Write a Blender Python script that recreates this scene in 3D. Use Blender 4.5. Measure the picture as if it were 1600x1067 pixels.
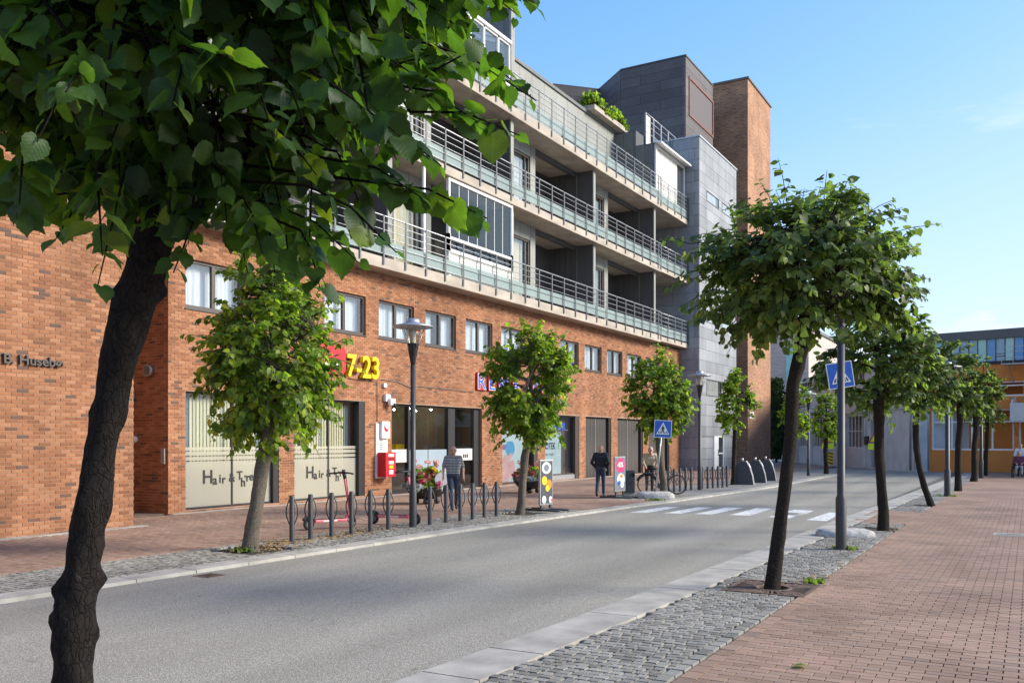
import bpy, math, random
import numpy as np
from mathutils import Vector, Matrix
R = math.radians
for o in list(bpy.data.objects): bpy.data.objects.remove(o)
scn = bpy.context.scene
COL = scn.collection
# ---------------------------------------------------------------- camera
FPX, CX, HY, CAMH = 1394.0, 800.0, 688.0, 1.9          # calibration in the 1600 px photograph
YAW = math.atan2(810.0, FPX)
SN, CS = math.sin(YAW), math.cos(YAW)
cam_d = bpy.data.cameras.new('camera'); cam = bpy.data.objects.new('camera', cam_d); COL.objects.link(cam)
cam_d.sensor_width = 36; cam_d.lens = 36 * FPX / 1600; cam_d.shift_y = (HY - 533.5) / 1600
cam_d.clip_start = 0.05; cam_d.clip_end = 3000
cam.location = (0, 0, CAMH); cam.rotation_euler = (R(90), 0, YAW)
scn.camera = cam
# ---------------------------------------------------------------- sky, sun, exposure
SUN_EL, SUN_AZ = R(28), R(61)                          # azimuth clockwise from +Y
world = bpy.data.worlds.new('World'); scn.world = world; world.use_nodes = True
wn, wl = world.node_tree.nodes, world.node_tree.links
bg = wn['Background']; sky = wn.new('ShaderNodeTexSky'); sky.sky_type = 'NISHITA'; sky.sun_disc = False
sky.sun_elevation = SUN_EL; sky.sun_rotation = SUN_AZ; sky.air_density = 1.0; sky.dust_density = 0.3; sky.ozone_density = 3.0
tc = wn.new('ShaderNodeTexCoord'); mp = wn.new('ShaderNodeMapping'); mp.inputs['Scale'].default_value = (2.2, 2.2, 9.0)
mp.inputs['Location'].default_value = (0.35, 0.2, 0.0)
nz = wn.new('ShaderNodeTexNoise'); nz.inputs['Scale'].default_value = 1.6; nz.inputs['Detail'].default_value = 7; nz.inputs['Roughness'].default_value = 0.62
cr = wn.new('ShaderNodeValToRGB'); cr.color_ramp.elements[0].position = 0.54; cr.color_ramp.elements[1].position = 0.66
cr.color_ramp.elements[1].color = (0.75, 0.75, 0.75, 1)
mx = wn.new('ShaderNodeMix'); mx.data_type = 'RGBA'
wl.new(tc.outputs['Generated'], mp.inputs[0]); wl.new(mp.outputs[0], nz.inputs['Vector']); wl.new(nz.outputs['Fac'], cr.inputs[0])
sx = wn.new('ShaderNodeSeparateXYZ'); wl.new(tc.outputs['Generated'], sx.inputs[0])
hz = wn.new('ShaderNodeMapRange'); hz.inputs[1].default_value = 0.36; hz.inputs[2].default_value = 0.16; wl.new(sx.outputs[2], hz.inputs[0])
ml = wn.new('ShaderNodeMath'); ml.operation = 'MULTIPLY'; wl.new(cr.outputs[0], ml.inputs[0]); wl.new(hz.outputs[0], ml.inputs[1])
s8 = wn.new('ShaderNodeVectorMath'); s8.operation = 'SCALE'; s8.inputs['Scale'].default_value = 0.125; wl.new(sky.outputs[0], s8.inputs[0])
cv = wn.new('ShaderNodeRGBCurve'); wl.new(s8.outputs[0], cv.inputs['Color'])          # soft shoulder for the whole sky, as a photograph has
for ci, pts in enumerate(([(0, 0), (.1375, .074), (.26, .165), (.625, .245), (1, .265)], [(0, 0), (.24, .158), (.43, .245), (.76, .295), (1, .31)], [(0, 0), (.43, .32), (.675, .35), (.8, .355), (1, .36)])):
    c_ = cv.mapping.curves[ci]; c_.points[0].location = pts[0]; c_.points[1].location = pts[-1]
    for p_ in pts[1:-1]: c_.points.new(*p_)
cv.mapping.update()
u8 = wn.new('ShaderNodeVectorMath'); u8.operation = 'SCALE'; u8.inputs['Scale'].default_value = 8.0; wl.new(cv.outputs[0], u8.inputs[0])
wl.new(ml.outputs[0], mx.inputs['Factor']); wl.new(u8.outputs[0], mx.inputs['A']); mx.inputs['B'].default_value = (2.9, 2.9, 2.95, 1)
wl.new(mx.outputs['Result'], bg.inputs['Color']); bg.inputs['Strength'].default_value = 0.15
sun_d = bpy.data.lights.new('sun', 'SUN'); sun = bpy.data.objects.new('sun', sun_d); COL.objects.link(sun)
sun_d.energy = 2.25; sun_d.angle = R(22); sun_d.color = (1.0, 0.92, 0.80)
TOSUN = Vector((math.sin(SUN_AZ) * math.cos(SUN_EL), math.cos(SUN_AZ) * math.cos(SUN_EL), math.sin(SUN_EL)))
sun.rotation_euler = (-TOSUN).to_track_quat('-Z', 'Y').to_euler(); sun.location = TOSUN * 60
scn.view_settings.view_transform = 'Standard'; scn.view_settings.look = 'None'; scn.view_settings.gamma = 1.0
scn.view_settings.exposure = 1.6; scn.view_settings.use_curve_mapping = False
scn.render.engine = 'CYCLES'
scn.cycles.max_bounces = 8; scn.cycles.transparent_max_bounces = 16; scn.cycles.diffuse_bounces = 4
scn.cycles.use_denoising = True

# ================================================================ helpers
def pix(X, Y, Z):
    d = -SN * X + CS * Y; l = CS * X + SN * Y
    return CX + FPX * l / d, HY - FPX * (Z - CAMH) / d, d
def camray(px, py, d):                                  # calibration point at depth d
    a = (px - CX) / FPX
    return Vector((d * (-SN + a * CS), d * (CS + a * SN), CAMH + d * (HY - py) / FPX))

def prop(o, label=None, cat=None, group=None, kind=None):
    if label: o['label'] = label
    if cat: o['category'] = cat
    if group: o['group'] = group
    if kind: o['kind'] = kind
    return o
def link(name, data, parent=None):
    o = bpy.data.objects.new(name, data); COL.objects.link(o)
    if parent is not None: o.parent = parent
    return o
def empty(name, loc=(0, 0, 0), rz=0, parent=None):
    o = link(name, None, parent); o.location = loc; o.rotation_euler = (0, 0, rz); o.empty_display_size = 0.2
    return o
def np_mesh(name, verts, faces, mats, smooth=False, midx=None):
    me = bpy.data.meshes.new(name)
    verts = np.asarray(verts, np.float32); faces = np.asarray(faces, np.int32)
    k = faces.shape[1]; n = len(faces)
    me.vertices.add(len(verts)); me.vertices.foreach_set('co', verts.ravel())
    me.loops.add(n * k); me.loops.foreach_set('vertex_index', faces.ravel())
    me.polygons.add(n); me.polygons.foreach_set('loop_start', np.arange(0, n * k, k, dtype=np.int32))
    me.polygons.foreach_set('use_smooth', np.full(n, bool(smooth)))
    for m in (mats if isinstance(mats, (list, tuple)) else [mats]): me.materials.append(m)
    if midx is not None: me.polygons.foreach_set('material_index', np.asarray(midx, np.int32))
    me.update(calc_edges=True)
    return me
class MB:
    def __init__(s): s.v = []; s.f = []; s.m = []; s.s = []
    def add(s, vs, fs, mi=0, sm=False):
        b = len(s.v); s.v.extend([tuple(v) for v in vs])
        for f in fs: s.f.append([b + i for i in f]); s.m.append(mi); s.s.append(sm)
        return s
    def box(s, x0, x1, y0, y1, z0, z1, mi=0):
        if x0 > x1: x0, x1 = x1, x0
        if y0 > y1: y0, y1 = y1, y0
        if z0 > z1: z0, z1 = z1, z0
        return s.add([(x0,y0,z0),(x1,y0,z0),(x1,y1,z0),(x0,y1,z0),(x0,y0,z1),(x1,y0,z1),(x1,y1,z1),(x0,y1,z1)],
              [(0,3,2,1),(4,5,6,7),(0,1,5,4),(1,2,6,5),(2,3,7,6),(3,0,4,7)], mi)
    def bar(s, p, q, w, h, up=(0, 0, 1), mi=0):
        p, q = Vector(p), Vector(q); d = (q - p).normalized(); u = Vector(up)
        if abs(d.dot(u)) > 0.98: u = Vector((1, 0, 0))
        a = d.cross(u).normalized() * (w / 2); b = a.cross(d).normalized() * (h / 2)
        vs = [p-a-b, p+a-b, p+a+b, p-a+b, q-a-b, q+a-b, q+a+b, q-a+b]
        return s.add(vs, [(3,2,1,0),(4,5,6,7),(0,1,5,4),(1,2,6,5),(2,3,7,6),(3,0,4,7)], mi)
    def tube(s, pts, rad, n=8, mi=0, caps=True, flat=1.0):
        pts = [Vector(p) for p in pts]; m = len(pts)
        if not isinstance(rad, (list, tuple)): rad = [rad] * m
        ref = None; vs = []
        for i, p in enumerate(pts):
            t = (pts[min(i+1, m-1)] - pts[max(i-1, 0)])
            if t.length < 1e-9: t = Vector((0, 0, 1))
            t.normalize()
            if ref is None: ref = Vector((1, 0, 0)) if abs(t.x) < 0.9 else Vector((0, 1, 0))
            a = (ref - t * ref.dot(t)).normalized(); b = t.cross(a); ref = a
            for k in range(n):
                an = 2 * math.pi * k / n
                vs.append(p + (a * math.cos(an) + b * math.sin(an) * flat) * rad[i])
        fs = [(i*n+k, i*n+(k+1) % n, (i+1)*n+(k+1) % n, (i+1)*n+k) for i in range(m-1) for k in range(n)]
        s.add(vs, fs, mi, True)
        if caps:
            b0 = len(s.v) - m * n
            s.f.append(list(range(b0 + n - 1, b0 - 1, -1))); s.m.append(mi); s.s.append(False)
            s.f.append(list(range(b0 + (m-1)*n, b0 + m*n))); s.m.append(mi); s.s.append(False)
        return s
    def lathe(s, prof, n=20, c=(0, 0, 0), mi=0, sm=True):
        vs = [(c[0]+r*math.cos(2*math.pi*k/n), c[1]+r*math.sin(2*math.pi*k/n), c[2]+z) for r, z in prof for k in range(n)]
        fs = [(i*n+k, i*n+(k+1) % n, (i+1)*n+(k+1) % n, (i+1)*n+k) for i in range(len(prof)-1) for k in range(n)]
        return s.add(vs, fs, mi, sm)
    def prism(s, poly, ext, mi=0):                     # poly: 3-D points, ext: extrusion vector
        poly = [Vector(p) for p in poly]; e = Vector(ext); n = len(poly)
        vs = poly + [p + e for p in poly]
        return s.add(vs, [list(range(n-1, -1, -1)), list(range(n, 2*n))] + [(i, (i+1) % n, n+(i+1) % n, n+i) for i in range(n)], mi)
    def ball(s, c, r, mi=0, n=12, m=8):
        if not isinstance(r, (list, tuple)): r = (r, r, r)
        vs = []; 
        for i in range(m+1):
            t = math.pi * i / m
            for k in range(n):
                a = 2*math.pi*k/n
                vs.append((c[0]+r[0]*math.sin(t)*math.cos(a), c[1]+r[1]*math.sin(t)*math.sin(a), c[2]+r[2]*math.cos(t)))
        return s.add(vs, [(i*n+k, (i+1)*n+k, (i+1)*n+(k+1) % n, i*n+(k+1) % n) for i in range(m) for k in range(n)], mi, True)
    def mesh(s, name, mats):
        me = bpy.data.meshes.new(name); me.from_pydata(s.v, [], s.f)
        for m in (mats if isinstance(mats, (list, tuple)) else [mats]): me.materials.append(m)
        me.polygons.foreach_set('material_index', s.m); me.polygons.foreach_set('use_smooth', s.s); me.update()
        return me
    def build(s, name, mats, parent=None, loc=None, rz=None):
        o = link(name, s.mesh(name, mats), parent)
        if loc is not None: o.location = loc
        if rz is not None: o.rotation_euler = (0, 0, rz)
        return o
def bevel(o, w=0.01, seg=2):
    m = o.modifiers.new('bevel', 'BEVEL'); m.width = w; m.segments = seg; m.limit_method = 'ANGLE'; return o
def copy_tree(o, parent=None):
    c = o.copy(); COL.objects.link(c); c.parent = parent
    for ch in list(o.children): copy_tree(ch, c)
    return c
ORD = ['first','second','third','fourth','fifth','sixth','seventh','eighth','ninth','tenth','eleventh','twelfth','thirteenth','fourteenth']

# ================================================================ materials
def newmat(name):
    m = bpy.data.materials.new(name); m.use_nodes = True
    return m, m.node_tree.nodes, m.node_tree.links, m.node_tree.nodes['Principled BSDF']
def ramp(n, stops):
    r = n.new('ShaderNodeValToRGB'); e = r.color_ramp.elements
    while len(e) < len(stops): e.new(0.5)
    for i, (p, c) in enumerate(stops): e[i].position = p; e[i].color = (*c, 1)
    return r
def surf(name, col, rough=0.7, metal=0.0, var=0.25, scale=3.0, bump=0.0, bscale=60.0, detail=6, spec=0.5, stretch=None, c2=None):
    """principled surface with noise-driven colour variation and fine bump"""
    m, n, l, p = newmat(name)
    p.inputs['Roughness'].default_value = rough; p.inputs['Metallic'].default_value = metal; p.inputs['Specular IOR Level'].default_value = spec
    co = n.new('ShaderNodeTexCoord'); vec = co.outputs['Object']
    if stretch:
        mpn = n.new('ShaderNodeMapping'); mpn.inputs['Scale'].default_value = stretch; l.new(vec, mpn.inputs[0]); vec = mpn.outputs[0]
    nt = n.new('ShaderNodeTexNoise'); nt.inputs['Scale'].default_value = scale; nt.inputs['Detail'].default_value = detail; l.new(vec, nt.inputs['Vector'])
    a = tuple(max(0, c * (1 - var)) for c in col); b = tuple(min(1, c * (1 + var)) for c in (c2 or col))
    rp = ramp(n, [(0.3, a), (0.7, b)]); l.new(nt.outputs['Fac'], rp.inputs[0]); l.new(rp.outputs[0], p.inputs['Base Color'])
    if bump:
        n2 = n.new('ShaderNodeTexNoise'); n2.inputs['Scale'].default_value = bscale; n2.inputs['Detail'].default_value = 4; l.new(co.outputs['Object'], n2.inputs['Vector'])
        bp = n.new('ShaderNodeBump'); bp.inputs['Strength'].default_value = bump; bp.inputs['Distance'].default_value = 0.02
        l.new(n2.outputs['Fac'], bp.inputs['Height']); l.new(bp.outputs[0], p.inputs['Normal'])
    return m
def pieces(name, stops, rough=0.85, bump=0.35, bscale=70, blotch=0.25, spec=0.3, streak=False):
    """bricks, setts, pavers: colour picked per island and per object, plus grain"""
    m, n, l, p = newmat(name); p.inputs['Roughness'].default_value = rough; p.inputs['Specular IOR Level'].default_value = spec
    g = n.new('ShaderNodeNewGeometry'); oi = n.new('ShaderNodeObjectInfo')
    ad = n.new('ShaderNodeMath'); ad.operation = 'ADD'; fr = n.new('ShaderNodeMath'); fr.operation = 'FRACT'
    l.new(g.outputs['Random Per Island'], ad.inputs[0]); l.new(oi.outputs['Random'], ad.inputs[1]); l.new(ad.outputs[0], fr.inputs[0])
    rp = ramp(n, stops); rp.color_ramp.interpolation = 'LINEAR'; l.new(fr.outputs[0], rp.inputs[0])
    nt = n.new('ShaderNodeTexNoise'); nt.inputs['Scale'].default_value = 0.7; nt.inputs['Detail'].default_value = 7
    if streak:
        sm_ = n.new('ShaderNodeMapping'); sm_.inputs['Scale'].default_value = (1.6, 1.6, 0.28); l.new(g.outputs['Position'], sm_.inputs[0]); l.new(sm_.outputs[0], nt.inputs['Vector'])
    else: l.new(g.outputs['Position'], nt.inputs['Vector'])
    mr = n.new('ShaderNodeMapRange'); mr.inputs[1].default_value = 0.3; mr.inputs[2].default_value = 0.7; mr.inputs[3].default_value = 1 - blotch; mr.inputs[4].default_value = 1 + blotch
    l.new(nt.outputs['Fac'], mr.inputs[0])
    n3 = n.new('ShaderNodeTexNoise'); n3.inputs['Scale'].default_value = bscale; n3.inputs['Detail'].default_value = 3; l.new(g.outputs['Position'], n3.inputs['Vector'])
    mr3 = n.new('ShaderNodeMapRange'); mr3.inputs[3].default_value = 0.75; mr3.inputs[4].default_value = 1.25; l.new(n3.outputs['Fac'], mr3.inputs[0])
    mu0 = n.new('ShaderNodeMath'); mu0.operation = 'MULTIPLY'; l.new(mr.outputs[0], mu0.inputs[0]); l.new(mr3.outputs[0], mu0.inputs[1])
    mu = n.new('ShaderNodeVectorMath'); mu.operation = 'SCALE'; l.new(rp.outputs[0], mu.inputs[0]); l.new(mu0.outputs[0], mu.inputs['Scale'])
    l.new(mu.outputs[0], p.inputs['Base Color'])
    if bump:
        bp = n.new('ShaderNodeBump'); bp.inputs['Strength'].default_value = bump; bp.inputs['Distance'].default_value = 0.01
        l.new(n3.outputs['Fac'], bp.inputs['Height']); l.new(bp.outputs[0], p.inputs['Normal'])
    return m
def flat(name, col, rough=0.5, metal=0.0): return surf(name, col, rough, metal, var=0.08, scale=8)
def emit(name, col, st):
    m, n, l, p = newmat(name); p.inputs['Emission Color'].default_value = (*col, 1); p.inputs['Emission Strength'].default_value = st
    p.inputs['Base Color'].default_value = (*col, 1); return m
def glassmat(name, tint=(0.9, 0.95, 0.95), ior=1.5, extra=0.0, rough=0.02):
    m, n, l, p = newmat(name); out = n['Material Output']; n.remove(p)
    tr = n.new('ShaderNodeBsdfTransparent'); tr.inputs[0].default_value = (*tint, 1)
    gl = n.new('ShaderNodeBsdfGlossy'); gl.inputs['Roughness'].default_value = rough
    nt = n.new('ShaderNodeTexNoise'); nt.inputs['Scale'].default_value = 1.3; nt.inputs['Detail'].default_value = 1
    bp = n.new('ShaderNodeBump'); bp.inputs['Strength'].default_value = 0.04; bp.inputs['Distance'].default_value = 0.05
    l.new(nt.outputs['Fac'], bp.inputs['Height']); l.new(bp.outputs[0], gl.inputs['Normal'])
    fz = n.new('ShaderNodeLayerWeight'); fz.inputs[0].default_value = 0.5; pw = n.new('ShaderNodeMath'); pw.operation = 'POWER'; pw.inputs[1].default_value = 4.0; l.new(fz.outputs['Facing'], pw.inputs[0])
    ad = n.new('ShaderNodeMath'); ad.operation = 'MULTIPLY_ADD'; ad.inputs[1].default_value = 0.8; ad.inputs[2].default_value = 0.04 + extra; ad.use_clamp = True; l.new(pw.outputs[0], ad.inputs[0])
    ms = n.new('ShaderNodeMixShader'); l.new(ad.outputs[0], ms.inputs[0]); l.new(tr.outputs[0], ms.inputs[1]); l.new(gl.outputs[0], ms.inputs[2])
    l.new(ms.outputs[0], out.inputs[0]); return m
def filmmat(name, col, opac, transl=0.4):
    m, n, l, p = newmat(name); out = n['Material Output']; p.inputs['Base Color'].default_value = (*col, 1); p.inputs['Roughness'].default_value = 0.35
    tl = n.new('ShaderNodeBsdfTranslucent'); tl.inputs[0].default_value = (*col, 1); tr = n.new('ShaderNodeBsdfTransparent')
    m1 = n.new('ShaderNodeMixShader'); m1.inputs[0].default_value = transl; l.new(p.outputs[0], m1.inputs[1]); l.new(tl.outputs[0], m1.inputs[2])
    m2 = n.new('ShaderNodeMixShader'); m2.inputs[0].default_value = opac; l.new(tr.outputs[0], m2.inputs[1]); l.new(m1.outputs[0], m2.inputs[2])
    l.new(m2.outputs[0], out.inputs[0]); return m
def leafmat(name, stops, trcol, tfac=0.38, rough=0.45, veins=False):
    m, n, l, p = newmat(name); out = n['Material Output']; p.inputs['Roughness'].default_value = rough; p.inputs['Specular IOR Level'].default_value = 0.22
    g = n.new('ShaderNodeNewGeometry'); oi = n.new('ShaderNodeObjectInfo'); ad = n.new('ShaderNodeMath'); ad.operation = 'ADD'; fr = n.new('ShaderNodeMath'); fr.operation = 'FRACT'
    l.new(g.outputs['Random Per Island'], ad.inputs[0]); l.new(oi.outputs['Random'], ad.inputs[1]); l.new(ad.outputs[0], fr.inputs[0])
    rp = ramp(n, stops); l.new(fr.outputs[0], rp.inputs[0])
    nt = n.new('ShaderNodeTexNoise'); nt.inputs['Scale'].default_value = 22; nt.inputs['Detail'].default_value = 3; l.new(g.outputs['Position'], nt.inputs['Vector'])
    mr = n.new('ShaderNodeMapRange'); mr.inputs[3].default_value = 0.7; mr.inputs[4].default_value = 1.3; l.new(nt.outputs['Fac'], mr.inputs[0])
    nb = n.new('ShaderNodeTexNoise'); nb.inputs['Scale'].default_value = 2.6; nb.inputs['Detail'].default_value = 2; l.new(g.outputs['Position'], nb.inputs['Vector'])
    mb2 = n.new('ShaderNodeMapRange'); mb2.inputs[1].default_value = 0.32; mb2.inputs[2].default_value = 0.68; mb2.inputs[3].default_value = 0.62; mb2.inputs[4].default_value = 1.45; l.new(nb.outputs['Fac'], mb2.inputs[0])
    mc = n.new('ShaderNodeMath'); mc.operation = 'MULTIPLY'; l.new(mr.outputs[0], mc.inputs[0]); l.new(mb2.outputs[0], mc.inputs[1]); fac = mc.outputs[0]
    if veins:
        uvn = n.new('ShaderNodeUVMap'); sxy = n.new('ShaderNodeSeparateXYZ'); l.new(uvn.outputs[0], sxy.inputs[0]); ab = n.new('ShaderNodeMath'); ab.operation = 'ABSOLUTE'; l.new(sxy.outputs[0], ab.inputs[0])
        m1 = n.new('ShaderNodeMath'); m1.operation = 'MULTIPLY_ADD'; m1.inputs[1].default_value = -0.85; l.new(ab.outputs[0], m1.inputs[0]); l.new(sxy.outputs[1], m1.inputs[2])
        m2 = n.new('ShaderNodeMath'); m2.operation = 'MULTIPLY'; m2.inputs[1].default_value = 2 * math.pi / 0.17; l.new(m1.outputs[0], m2.inputs[0]); m3 = n.new('ShaderNodeMath'); m3.operation = 'COSINE'; l.new(m2.outputs[0], m3.inputs[0])
        v1 = n.new('ShaderNodeMapRange'); v1.inputs[1].default_value = 0.93; v1.inputs[2].default_value = 1.0; l.new(m3.outputs[0], v1.inputs[0])
        v2 = n.new('ShaderNodeMapRange'); v2.inputs[1].default_value = 0.035; v2.inputs[2].default_value = 0.012; l.new(ab.outputs[0], v2.inputs[0])
        vm = n.new('ShaderNodeMath'); vm.operation = 'MAXIMUM'; l.new(v1.outputs[0], vm.inputs[0]); l.new(v2.outputs[0], vm.inputs[1])
        va = n.new('ShaderNodeMath'); va.operation = 'MULTIPLY_ADD'; va.inputs[1].default_value = 0.2; va.inputs[2].default_value = 1.0; l.new(vm.outputs[0], va.inputs[0])
        vx = n.new('ShaderNodeMath'); vx.operation = 'MULTIPLY'; l.new(fac, vx.inputs[0]); l.new(va.outputs[0], vx.inputs[1]); fac = vx.outputs[0]
        bpv = n.new('ShaderNodeBump'); bpv.inputs['Strength'].default_value = 0.08; bpv.inputs['Distance'].default_value = 0.003; bpv.invert = True; l.new(m3.outputs[0], bpv.inputs['Height']); l.new(bpv.outputs[0], p.inputs['Normal'])
    mu = n.new('ShaderNodeVectorMath'); mu.operation = 'SCALE'; l.new(rp.outputs[0], mu.inputs[0]); l.new(fac, mu.inputs['Scale']); l.new(mu.outputs[0], p.inputs['Base Color'])
    tl = n.new('ShaderNodeBsdfTranslucent'); mm = n.new('ShaderNodeMix'); mm.data_type = 'RGBA'; mm.blend_type = 'MULTIPLY'; mm.inputs['Factor'].default_value = 0.0
    sc = n.new('ShaderNodeVectorMath'); sc.operation = 'MULTIPLY'; l.new(mu.outputs[0], sc.inputs[0]); sc.inputs[1].default_value = trcol; l.new(sc.outputs[0], tl.inputs[0])
    ms = n.new('ShaderNodeMixShader'); ms.inputs[0].default_value = tfac; l.new(p.outputs[0], ms.inputs[1]); l.new(tl.outputs[0], ms.inputs[2]); l.new(ms.outputs[0], out.inputs[0])
    return m
def barkmat(name, dark, light, lichen, scale=34.0):
    """cracked bark: plates from stretched cells, dark fissures, lichen flecks"""
    m, n, l, p = newmat(name); p.inputs['Roughness'].default_value = 0.95; p.inputs['Specular IOR Level'].default_value = 0.15
    co = n.new('ShaderNodeTexCoord'); nz_ = n.new('ShaderNodeTexNoise'); nz_.inputs['Scale'].default_value = 9; nz_.inputs['Detail'].default_value = 6; l.new(co.outputs['Object'], nz_.inputs['Vector'])
    ma = n.new('ShaderNodeVectorMath'); ma.operation = 'MULTIPLY_ADD'; ma.inputs[1].default_value = (0.09, 0.09, 0.16); l.new(nz_.outputs['Color'], ma.inputs[0]); l.new(co.outputs['Object'], ma.inputs[2])
    mp_ = n.new('ShaderNodeMapping'); mp_.inputs['Scale'].default_value = (1, 1, 0.38); l.new(ma.outputs[0], mp_.inputs[0])
    vo = n.new('ShaderNodeTexVoronoi'); vo.feature = 'DISTANCE_TO_EDGE'; vo.inputs['Scale'].default_value = scale; l.new(mp_.outputs[0], vo.inputs['Vector'])
    vr = n.new('ShaderNodeMapRange'); vr.inputs[1].default_value = 0.0; vr.inputs[2].default_value = 0.14; vr.inputs[4].default_value = 0.5; l.new(vo.outputs['Distance'], vr.inputs[0])
    n2 = n.new('ShaderNodeTexNoise'); n2.inputs['Scale'].default_value = 45; n2.inputs['Detail'].default_value = 9; n2.inputs['Roughness'].default_value = 0.75; l.new(co.outputs['Object'], n2.inputs['Vector'])
    h = n.new('ShaderNodeMath'); h.operation = 'MULTIPLY_ADD'; h.inputs[1].default_value = 1.3; l.new(n2.outputs['Fac'], h.inputs[0]); l.new(vr.outputs[0], h.inputs[2])
    bp = n.new('ShaderNodeBump'); bp.inputs['Strength'].default_value = 1.0; bp.inputs['Distance'].default_value = 0.012; l.new(h.outputs[0], bp.inputs['Height']); l.new(bp.outputs[0], p.inputs['Normal'])
    rp = ramp(n, [(0.25, dark), (1.25 / 1.8, light)]); hm = n.new('ShaderNodeMath'); hm.operation = 'MULTIPLY'; hm.inputs[1].default_value = 1 / 1.5; l.new(h.outputs[0], hm.inputs[0]); l.new(hm.outputs[0], rp.inputs[0])
    n3 = n.new('ShaderNodeTexNoise'); n3.inputs['Scale'].default_value = 14; n3.inputs['Detail'].default_value = 7; n3.inputs['Roughness'].default_value = 0.65; l.new(ma.outputs[0], n3.inputs['Vector'])
    lr = n.new('ShaderNodeMapRange'); lr.inputs[1].default_value = 0.60; lr.inputs[2].default_value = 0.68; lr.inputs[4].default_value = 0.75; l.new(n3.outputs['Fac'], lr.inputs[0])
    mx_ = n.new('ShaderNodeMix'); mx_.data_type = 'RGBA'; l.new(lr.outputs[0], mx_.inputs['Factor']); l.new(rp.outputs[0], mx_.inputs['A']); mx_.inputs['B'].default_value = (*lichen, 1); l.new(mx_.outputs['Result'], p.inputs['Base Color'])
    return m
def bricktex(name, c1, c2, mort, bw, bh, axis='yz', msize=0.012, rough=0.85):
    m, n, l, p = newmat(name); p.inputs['Roughness'].default_value = rough; p.inputs['Specular IOR Level'].default_value = 0.3
    g = n.new('ShaderNodeNewGeometry'); s = n.new('ShaderNodeSeparateXYZ'); l.new(g.outputs['Position'], s.inputs[0]); cb = n.new('ShaderNodeCombineXYZ')
    if axis == 'yz':
        ad = n.new('ShaderNodeMath'); l.new(s.outputs[0], ad.inputs[0]); l.new(s.outputs[1], ad.inputs[1]); l.new(ad.outputs[0], cb.inputs[0]); l.new(s.outputs[2], cb.inputs[1])
    else: l.new(s.outputs[0], cb.inputs[0]); l.new(s.outputs[1], cb.inputs[1])
    b = n.new('ShaderNodeTexBrick'); b.inputs['Color1'].default_value = (*c1, 1); b.inputs['Color2'].default_value = (*c2, 1); b.inputs['Mortar'].default_value = (*mort, 1)
    b.inputs['Scale'].default_value = 1; b.inputs['Brick Width'].default_value = bw; b.inputs['Row Height'].default_value = bh; b.inputs['Mortar Size'].default_value = msize; b.inputs['Bias'].default_value = -0.1
    l.new(cb.outputs[0], b.inputs['Vector'])
    nt = n.new('ShaderNodeTexNoise'); nt.inputs['Scale'].default_value = 0.5; nt.inputs['Detail'].default_value = 6; l.new(g.outputs['Position'], nt.inputs['Vector'])
    mr = n.new('ShaderNodeMapRange'); mr.inputs[1].default_value = 0.3; mr.inputs[2].default_value = 0.7; mr.inputs[3].default_value = 0.8; mr.inputs[4].default_value = 1.2; l.new(nt.outputs['Fac'], mr.inputs[0])
    mu = n.new('ShaderNodeVectorMath'); mu.operation = 'SCALE'; l.new(b.outputs[0], mu.inputs[0]); l.new(mr.outputs[0], mu.inputs['Scale']); l.new(mu.outputs[0], p.inputs['Base Color'])
    bp = n.new('ShaderNodeBump'); bp.inputs['Strength'].default_value = 0.5; bp.inputs['Distance'].default_value = 0.01; bp.invert = True
    l.new(b.outputs['Fac'], bp.inputs['Height']); l.new(bp.outputs[0], p.inputs['Normal'])
    return m
M = {}
OR = [(0.0, (0.13, 0.075, 0.055)), (0.035, (0.12, 0.075, 0.058)), (0.05, (0.21, 0.085, 0.041)), (0.28, (0.275, 0.115, 0.055)), (0.6, (0.325, 0.143, 0.069)), (0.87, (0.375, 0.18, 0.096)), (1.0, (0.25, 0.10, 0.047))]
M['brick'] = pieces('brick', OR, bump=0.4, bscale=90, blotch=0.22, streak=True)
M['mortar'] = surf('mortar', (0.36, 0.255, 0.185), 0.95, var=0.2, scale=2, bump=0.3)
M['reveal'] = bricktex('brick_reveal', (0.46, 0.17, 0.075), (0.36, 0.13, 0.06), (0.40, 0.29, 0.22), 0.228, 0.075)
M['tower_brick'] = bricktex('tower_brick', (0.40, 0.19, 0.095), (0.20, 0.085, 0.05), (0.38, 0.26, 0.17), 0.34, 0.11, msize=0.016)
M['paver'] = pieces('paver', [(0, (0.245, 0.158, 0.112)), (0.3, (0.300, 0.195, 0.140)), (0.7, (0.335, 0.220, 0.160)), (0.93, (0.285, 0.195, 0.147)), (1, (0.225, 0.162, 0.127))], bump=0.3, bscale=120, blotch=0.2)
M['paver_far'] = bricktex('paver_far', (0.318, 0.208, 0.150), (0.282, 0.183, 0.133), (0.18, 0.115, 0.09), 0.222, 0.107, 'xy', 0.008)
M['paver_bed'] = surf('paver_bed', (0.12, 0.085, 0.065), 0.95, var=0.3, scale=5)
M['sett'] = pieces('sett', [(0, (0.16, 0.151, 0.133)), (0.4, (0.245, 0.234, 0.206)), (0.8, (0.31, 0.296, 0.26)), (1, (0.20, 0.184, 0.158))], bump=0.5, bscale=140, blotch=0.2)
M['sett_bed'] = surf('sett_bed', (0.10, 0.095, 0.08), 0.95, var=0.4, scale=4, c2=(0.095, 0.09, 0.075))
M['sett_far'] = bricktex('sett_far', (0.30, 0.29, 0.275), (0.23, 0.225, 0.21), (0.11, 0.105, 0.095), 0.115, 0.11, 'xy', 0.012)
M['kerb'] = surf('kerb', (0.36, 0.338, 0.295), 0.9, var=0.25, scale=2.5, bump=0.25, bscale=90)
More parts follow.
